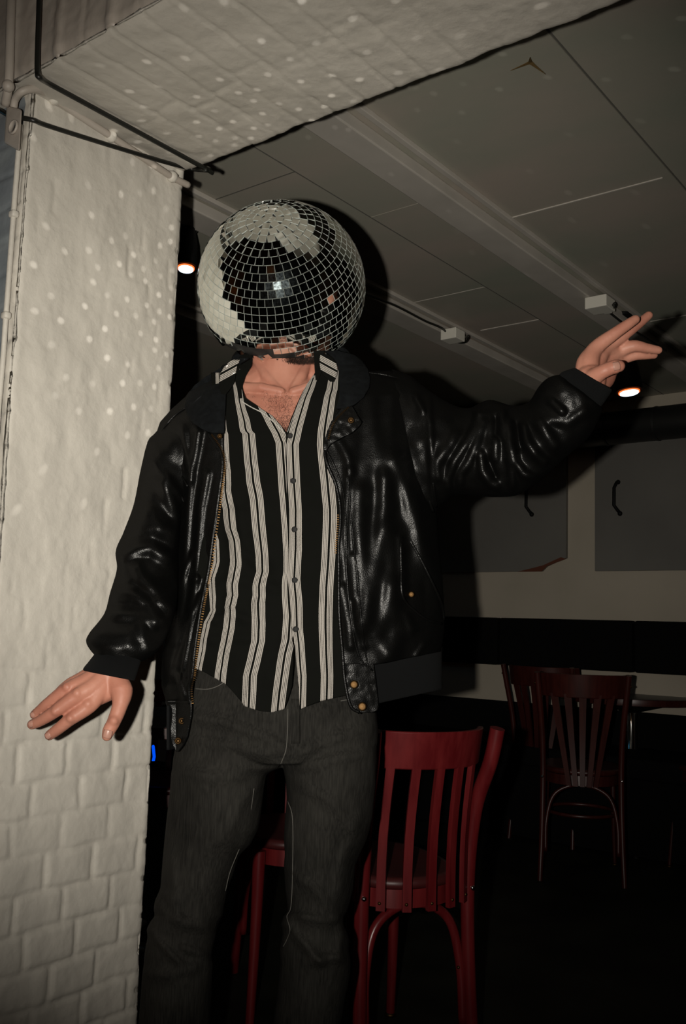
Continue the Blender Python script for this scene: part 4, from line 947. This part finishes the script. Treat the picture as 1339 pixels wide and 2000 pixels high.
RJ += [(sc(l, 640, 780, 3.123), h, w) for l, h, w in [
    ([(190, 560), (185, 760), (200, 950), (210, 1200), (215, 1390)], .014, 12), ([(350, 490), (350, 650), (310, 850), (280, 1100), (230, 1350)], .014, 12), ([(380, 800), (385, 1150), (350, 1300), (300, 1440), (350, 1570)], .014, 13),
    ([(420, 380), (500, 600), (580, 850), (640, 1050), (700, 1250)], .018, 13), ([(395, 1150), (440, 1400), (400, 1540)], .014, 15), ([(130, 430), (115, 600), (105, 800), (125, 1000), (150, 1200)], .006, 5), ([(150, 960), (180, 1300), (220, 1500)], .007, 5),
    ([(90, 1150), (120, 1350), (140, 1500)], .007, 6), ([(480, 1320), (510, 1400)], .006, 6), ([(580, 1500), (540, 1560)], .005, 4), ([(300, 230), (330, 440)], .004, 9), ([(440, 850), (460, 1200)], .007, 5), ([(60, 250), (120, 350), (140, 450)], .007, 5)]]
JCY, JEX = 1.705, .8
def jhalf(t): return np.interp(t, [0, .03, .08, .16, .3, .6, .85, 1, 1.2], [.085, .105, .130, .148, .160, .165, .168, .160, .155])
def jt(px, py):
    t = (py-730)/600.
    for _ in range(4):
        yl = 735+643*t; yr = 725+547*t; a, b = sLx(yl), sRx(yr); w = (px-a)/(b-a); t = (py-735+10*w)/(643-96*w)
    return t, a, b
def jdepth(px, py):
    px = np.asarray(px, float); py = np.asarray(py, float)
    t, a, b = jt(px, py); cx, h = (a+b)/2, (b-a)/2; u = np.clip(np.abs((px-cx)/h), 0, .995); s = np.sqrt(1-u*u)
    return JCY-jhalf(t)*s**JEX
def jrow(t, nl, nb, nrr, EL, ER):
    yl, yr = 735+643*t, 725+547*t; a, b = float(sLx(yl)), float(sRx(yr)); cx, h = (a+b)/2, (b-a)/2; hd = float(jhalf(t))
    yat = lambda x: yl+(yr-yl)*(x-a)/(b-a)
    xe, xr_ = 440., 660.
    for _ in range(3): xe = float(EL(yat(xe))); xr_ = float(ER(yat(xr_)))
    te = math.acos(max(-.999, min(.999, (cx-xe)/h))); tr = math.acos(max(-.999, min(.999, (cx-xr_)/h)))
    th = np.concatenate([np.linspace(te, 0, nl), np.linspace(0, -PI, nb)[1:], np.linspace(-PI, tr-2*PI, nrr)[1:]])
    s = np.sin(th); X = cx-h*np.cos(th); Y = yl+(yr-yl)*(X-a)/(b-a); D = JCY-hd*np.sign(s)*np.abs(s)**JEX
    return X, Y, D, s
def jshell(name, t0, t1, nt, mm, EL, ER, relief=True, grow=0, th=.0035, par=None):
    R = [jrow(t, 60, 44, 84, EL, ER) for t in np.linspace(t0, t1, nt)]
    X, Y, D, s = [np.array([r[k] for r in R]) for k in range(4)]
    if relief: D = D-(folds(X, Y, RJ)+nz(X*1.5, Y*.35, 48, .007, 2)+nz(X, Y, 28, .0012, 4))*np.clip(s*2, 0, 1)*1.0
    D = D-grow*np.sign(s)
    u = np.tile(np.linspace(0, 1, X.shape[1]), (X.shape[0], 1))
    mb = MB(); mb.grid(PA(X, Y, D), np.stack([u*6, (Y-700)/700], -1)); o = mb.build(name, mm, par or person); solid(o, th, 0); return o
eLj = lambda y: eL(y)-1; eRj = lambda y: eR(y)+2
jacket = jshell('jacket', 0.0, 1.0, 230, M['leather'], eLj, eRj)
tag(jacket, 'black leather bomber jacket, open')
# knitted waistband (right side of the picture and round the back)
jshell('waistband', .985, 1.135, 20, M['ribhem'], lambda y: np.interp(y, [1200, 1600], [322, 322]), lambda y: np.interp(y, [1200, 1310, 1400], [727, 727, 736]), False, -.012, .006, jacket)
jd_ = lambda X, Y: jdepth(X, Y)
# leather tabs at the two ends of the waistband
patch('waistband_tab', [(1296, 667, 729), (1320, 669, 732), (1345, 673, 735), (1365, 679, 737), (1380, 688, 738), (1388, 696, 735), (1392, 700, 722)], lambda X, Y: .003+nz(X, Y, 14, .0018, 6), M['leather'], jacket, th=.005, nu=40, dfn=jd_, dense=60)
patch('waistband_tab', [(1368, 326, 374), (1385, 336, 375), (1400, 336, 374), (1420, 333, 370), (1440, 334, 366), (1455, 338, 359), (1468, 345, 349)], lambda X, Y: .002+nz(X, Y, 16, .0012, 6), M['leather'], jacket, th=.005, nu=30, dfn=lambda X, Y: jdepth(np.clip(X, 345, 999), np.minimum(Y, 1400))+0*Y, dense=50)
# folded-over collar in black knit, two rounded lobes and the roll behind the neck
colfn = lambda off: (lambda X, Y: off)
patch('collar', [(700, 470, 486), (715, 436, 462), (735, 405, 440), (755, 380, 441), (775, 366, 441), (795, 363, 440), (812, 368, 439), (828, 380, 438), (840, 398, 438), (846, 415, 437)], lambda X, Y: .014+.010*np.sin(np.clip((X-365)/75, 0, 1)*PI), M['knit'], jacket, th=.008, nu=30, dfn=jd_, dense=50)
patch('collar', [(686, 634, 655), (696, 648, 690), (708, 657, 706), (724, 661, 717), (742, 663, 721), (760, 664, 719), (778, 662, 708), (790, 660, 693), (798, 657, 672)], lambda X, Y: .014+.010*np.sin(np.clip((X-655)/70, 0, 1)*PI), M['knit'], jacket, th=.008, nu=30, dfn=jd_, dense=50)
mb = MB(); mb.tube(spline([P(470, 712, 1.70), P(478, 700, 1.76), P(520, 700, 1.80), P(570, 698, 1.81), P(620, 695, 1.79), P(655, 692, 1.74), P(665, 700, 1.70)], 6), .022, 16); mb.build('collar_roll', M['knit'], jacket)
# folded lapel corner with zip end and snap
patch('lapel', [(790, 674, 685), (802, 664, 692), (815, 653, 699), (826, 646, 706), (834, 642, 700), (845, 638, 688), (856, 635, 665), (868, 632, 645), (880, 632, 637)], lambda X, Y: .014+.012*np.clip((X-640)/60, 0, 1)+nz(X, Y, 10, .002, 3), M['leather'], jacket, th=.005, nu=34, dfn=jd_, dense=44)
def jpt(x, y, off): return P(x, y, float(jdepth(x, y))-off)
def jseam(name, pts, r, off, mm=None, par=None, flat=None):
    pp = spline([np.array(p) for p in pts], 5); a = np.array(pp); fo = folds(a[:, 0], a[:, 1], RJ)
    mb = MB(); mb.tube([jpt(x, y, off+fo[i]) for i, (x, y) in enumerate(pp)], r, 8, flat=flat); return mb.build(name, mm or M['leather'], par or jacket)
# zips: tape with individual metal teeth in one strip
def zipper(pts, off, name='zipper', w=.0022):
    pp = spline([np.array(p, float) for p in pts], 20); mb = MB(); L = 0; last = None
    a = np.array(pp); fo = folds(a[:, 0], a[:, 1], RJ)*.6; prev = None; k = 0
    for i in range(1, len(pp)):
        p = jpt(*pp[i], off+fo[i])
        if prev is None: prev = p; continue
        d = np.linalg.norm(p-prev)
        if d > .0031:
            t = (p-prev)/d; nn = -ray(*pp[i]); nn /= np.linalg.norm(nn); s_ = np.cross(t, nn); R_2 = np.array([s_, t, nn]).T
            mb.box(p, (.0040, .0017, .0024), R_2); prev = p
    return mb.build(name, M['brass'], jacket, smooth=False)
ZL = [(411, 846), (423, 862), (434, 880), (439, 900), (438, 925), (434, 955), (428, 1000), (420, 1056), (413, 1110), (405, 1150), (398, 1185), (390, 1235), (384, 1280), (380, 1320), (374, 1345), (376, 1375)]
zipper(ZL, .006); jseam('zip_tape', [(x-5, y) for x, y in ZL], .004, .003, M['leather'])
zipper([(683, 793), (667, 807), (654, 822), (646, 838), (641, 856)], .030); zipper([(660, 1000), (659, 1030), (656, 1060), (655, 1082)], .007)
jseam('front_edge_piping', [(636, 868), (634, 890), (642, 915), (655, 945), (663, 985), (664, 1020), (661, 1060), (661, 1110), (662, 1200), (668, 1270), (673, 1330), (684, 1378), (702, 1392)], .003, .007)
jseam('front_edge_piping', [(640, 858), (638, 880), (650, 905), (664, 940), (673, 985), (676, 1060), (676, 1110), (684, 1200), (700, 1280), (728, 1310)], .0018, .006)
jseam('placket_seam', [(680, 930), (682, 980), (690, 1060), (698, 1130), (706, 1220), (716, 1290), (730, 1370)], .0018, .003)
# pocket on the right side of the picture
jseam('pocket_welt', [(782, 1060), (783, 1110), (786, 1165), (812, 1195), (838, 1212), (862, 1218)], .0028, .004); jseam('pocket_welt', [(800, 1055), (820, 1090), (840, 1130), (862, 1180), (866, 1210)], .0028, .004)
def snap(x, y, off, r, ring=False, dfn=None, par=None):
    nn = -ray(x, y); nn /= np.linalg.norm(nn); mb = MB()
    prof = [(r, 0), (r, .0015), (r*.85, .003), (r*.6, .0032)]+([(r*.45, .001), (r*.2, .0005)] if ring else [(r*.3, .0036), (r*.05, .0037)])
    mb.lathe(prof, P(x, y, (float(jdepth(x, y)) if dfn is None else dfn)-off), 24, axis=nn); return mb.build('snap', M['brass'], par or jacket, sharp=60)
snap(685, 821, .035, .0062, True); snap(429, 852, .026, .0050, True); snap(691, 1337, .013, .0078); snap(707, 1380, .013, .0082); snap(803, 1161, .008, .006)
q = float(jdepth(352, 1385)); snap(355, 1408, .010, .0068, True, q); snap(347.5, 1447, .010, .0068, True, q)
# leather flap corner behind the left snap, and yoke / armhole seams
jseam('armhole_seam', [(305, 850), (330, 885), (352, 925), (366, 950)], .0022, .008); jseam('shoulder_seam', [(372, 790), (340, 812), (310, 848)], .0022, .006)
jseam('armhole_seam', [(797, 745), (803, 800), (812, 860), (824, 910), (836, 970), (846, 1000)], .0026, .010); jseam('shoulder_seam', [(716, 728), (750, 732), (790, 742)], .002, .006)

# sleeves
def sleeve(name, T, R, n, amp, ru, mm, cap=False, nper=14, ex=.9, seedp=0, th=.004):
    T = np.array(T, float)            # Tx,Ty,Bx,By,depth,halfdepth
    k = np.linspace(0, 1, len(T)); kk = np.linspace(0, 1, nper*(len(T)-1)+1)
    sp = np.array(spline([t for t in T], nper)); 
    c = (sp[:, 0:2]+sp[:, 2:4])/2; h = (sp[:, 0:2]-sp[:, 2:4])/2
    t = np.linspace(0, 2*PI, n+1); cs, sn = np.cos(t), np.sin(t)
    X = c[:, :1]+h[:, :1]*cs; Y = c[:, 1:]+h[:, 1:]*cs; D = sp[:, 4:5]-sp[:, 5:6]*np.sign(sn)*np.abs(sn)**ex
    ff = folds(X, Y, R)+nz(X, Y, 34, amp, seedp)+nz(X, Y, 17, amp*.3, seedp+3)
    D = D-ff*np.where(sn > 0, np.clip(sn*1.6, 0, 1), np.clip(sn*1.6, -1, 0)*.6)
    uv = np.stack([np.tile(np.linspace(0, ru, n+1), (len(sp), 1)), np.tile(np.linspace(0, 1, len(sp))[:, None], (1, n+1))], -1)
    mb = MB(); mb.grid(PA(X, Y, D), uv); o = mb.build(name, mm, jacket); solid(o, th, 0); return o
RL = [(sc(l, 160, 780, 2.858), h*1.15, w*1.3) for l, h, w in [([(370, 640), (440, 700), (520, 740)], .016, 9), ([(330, 720), (430, 740), (520, 790)], .012, 8), ([(210, 880), (300, 835), (380, 830), (480, 880)], .018, 8), ([(310, 950), (330, 1000), (400, 1060), (490, 1170)], .015, 7),
      ([(180, 1080), (280, 1095), (360, 1140), (440, 1240)], .016, 7), ([(110, 1190), (200, 1200), (330, 1210), (400, 1250)], .012, 7), ([(320, 1260), (350, 1330), (380, 1400)], .010, 6), ([(460, 470), (500, 580), (545, 680)], .012, 7), ([(400, 350), (480, 440), (560, 560)], .006, 4),
      ([(300, 600), (330, 680)], .006, 9), ([(80, 1290), (160, 1300), (250, 1320)], .008, 10), ([(430, 1130), (490, 1180)], .010, 6), ([(230, 960), (260, 1010)], .008, 8)]]
sleeve('sleeve', [(345, 800, 425, 905, 1.69, .085), (305, 846, 385, 960, 1.69, .088), (290, 864, 366, 985, 1.685, .088), (276, 920, 358, 1010, 1.68, .085), (263, 985, 352, 1045, 1.67, .080), (243, 1040, 348, 1085, 1.655, .080), (228, 1076, 346, 1120, 1.635, .080),
        (230, 1112, 345, 1155, 1.61, .076), (217, 1158, 341, 1190, 1.58, .074), (205, 1200, 332, 1222, 1.55, .070), (176, 1238, 318, 1253, 1.52, .068), (171, 1256, 300, 1276, 1.50, .062), (186, 1278, 276, 1290, 1.485, .045), (192, 1280, 272, 1288, 1.475, .036)], RL, 110, .005, 1, M['leather'], seedp=21)
sleeve('knit_cuff', [(196, 1262, 268, 1272, 1.485, .033), (188, 1276, 274, 1284, 1.478, .037), (176, 1292, 268, 1306, 1.465, .038), (165, 1306, 262, 1325, 1.455, .037), (167, 1309, 259, 1327, 1.455, .033)], [], 90, .0004, 5, M['rib'], th=.004, seedp=2)
RR = [(sc(l, 780, 700, 3.188), h, w) for l, h, w in [([(490, 350), (470, 430), (420, 520), (340, 640), (300, 760), (310, 830)], .015, 6), ([(520, 400), (480, 520), (430, 640), (380, 720), (370, 800)], .012, 6), ([(600, 520), (593, 620)], .014, 6), ([(505, 600), (515, 700), (560, 780), (600, 800)], .014, 5.5),
      ([(640, 340), (645, 460), (670, 560), (695, 680), (705, 800)], .013, 5), ([(680, 400), (690, 520), (720, 640), (770, 720), (830, 740)], .018, 5.5), ([(770, 430), (790, 520), (840, 590), (900, 640)], .018, 6), ([(870, 400), (920, 480), (965, 545)], .014, 8), ([(350, 480), (300, 560), (235, 640), (240, 740)], .010, 7),
      ([(180, 200), (190, 400), (200, 700), (210, 900)], .005, 4), ([(950, 270), (1010, 330)], .010, 5), ([(940, 380), (1040, 400), (1150, 330)], .008, 7), ([(440, 300), (520, 330)], .014, 9), ([(560, 260), (660, 300), (700, 300)], .010, 6), ([(100, 240), (150, 330)], .008, 4), ([(560, 640), (600, 740)], -.014, 5), ([(600, 380), (595, 480)], -.010, 5), ([(740, 420), (760, 560)], -.010, 5)]]
sleeve('sleeve', [(765, 722, 828, 1005, 1.70, .105), (800, 736, 850, 998, 1.695, .112), (818, 750, 858, 985, 1.69, .112), (842, 768, 868, 978, 1.685, .108), (880, 791, 890, 964, 1.675, .098), (915, 799, 925, 966, 1.665, .095), (955, 783, 967, 969, 1.65, .095), (1000, 794, 1012, 964, 1.63, .092), (1032, 787, 1055, 935, 1.605, .088),
        (1052, 758, 1105, 890, 1.58, .080), (1066, 743, 1148, 852, 1.555, .070), (1080, 736, 1172, 806, 1.535, .055), (1092, 734, 1170, 792, 1.528, .040)], RR, 130, .006, 1, M['leather'], seedp=31)
sleeve('knit_cuff', [(1088, 742, 1166, 798, 1.535, .040), (1096, 730, 1174, 790, 1.528, .042), (1110, 724, 1184, 776, 1.518, .040), (1121, 721, 1192, 763, 1.508, .036), (1125, 723, 1189, 761, 1.508, .032)], [], 90, .0004, 5, M['rib'], th=.004, seedp=2)
def slseam(name, pts, d, r): mb = MB(); mb.tube(spline([P(x, y, d_) for (x, y), d_ in zip(pts, d)], 6), r, 8); mb.build(name, M['leather'], jacket)
slseam('sleeve_seam', [(290, 864), (315, 900), (340, 945), (362, 986)], [1.682, 1.62, 1.603, 1.62], .0028)
slseam('sleeve_seam', [(836, 772), (838, 840), (842, 900), (846, 950), (852, 990)], [1.66, 1.60, 1.592, 1.60, 1.65], .0028)
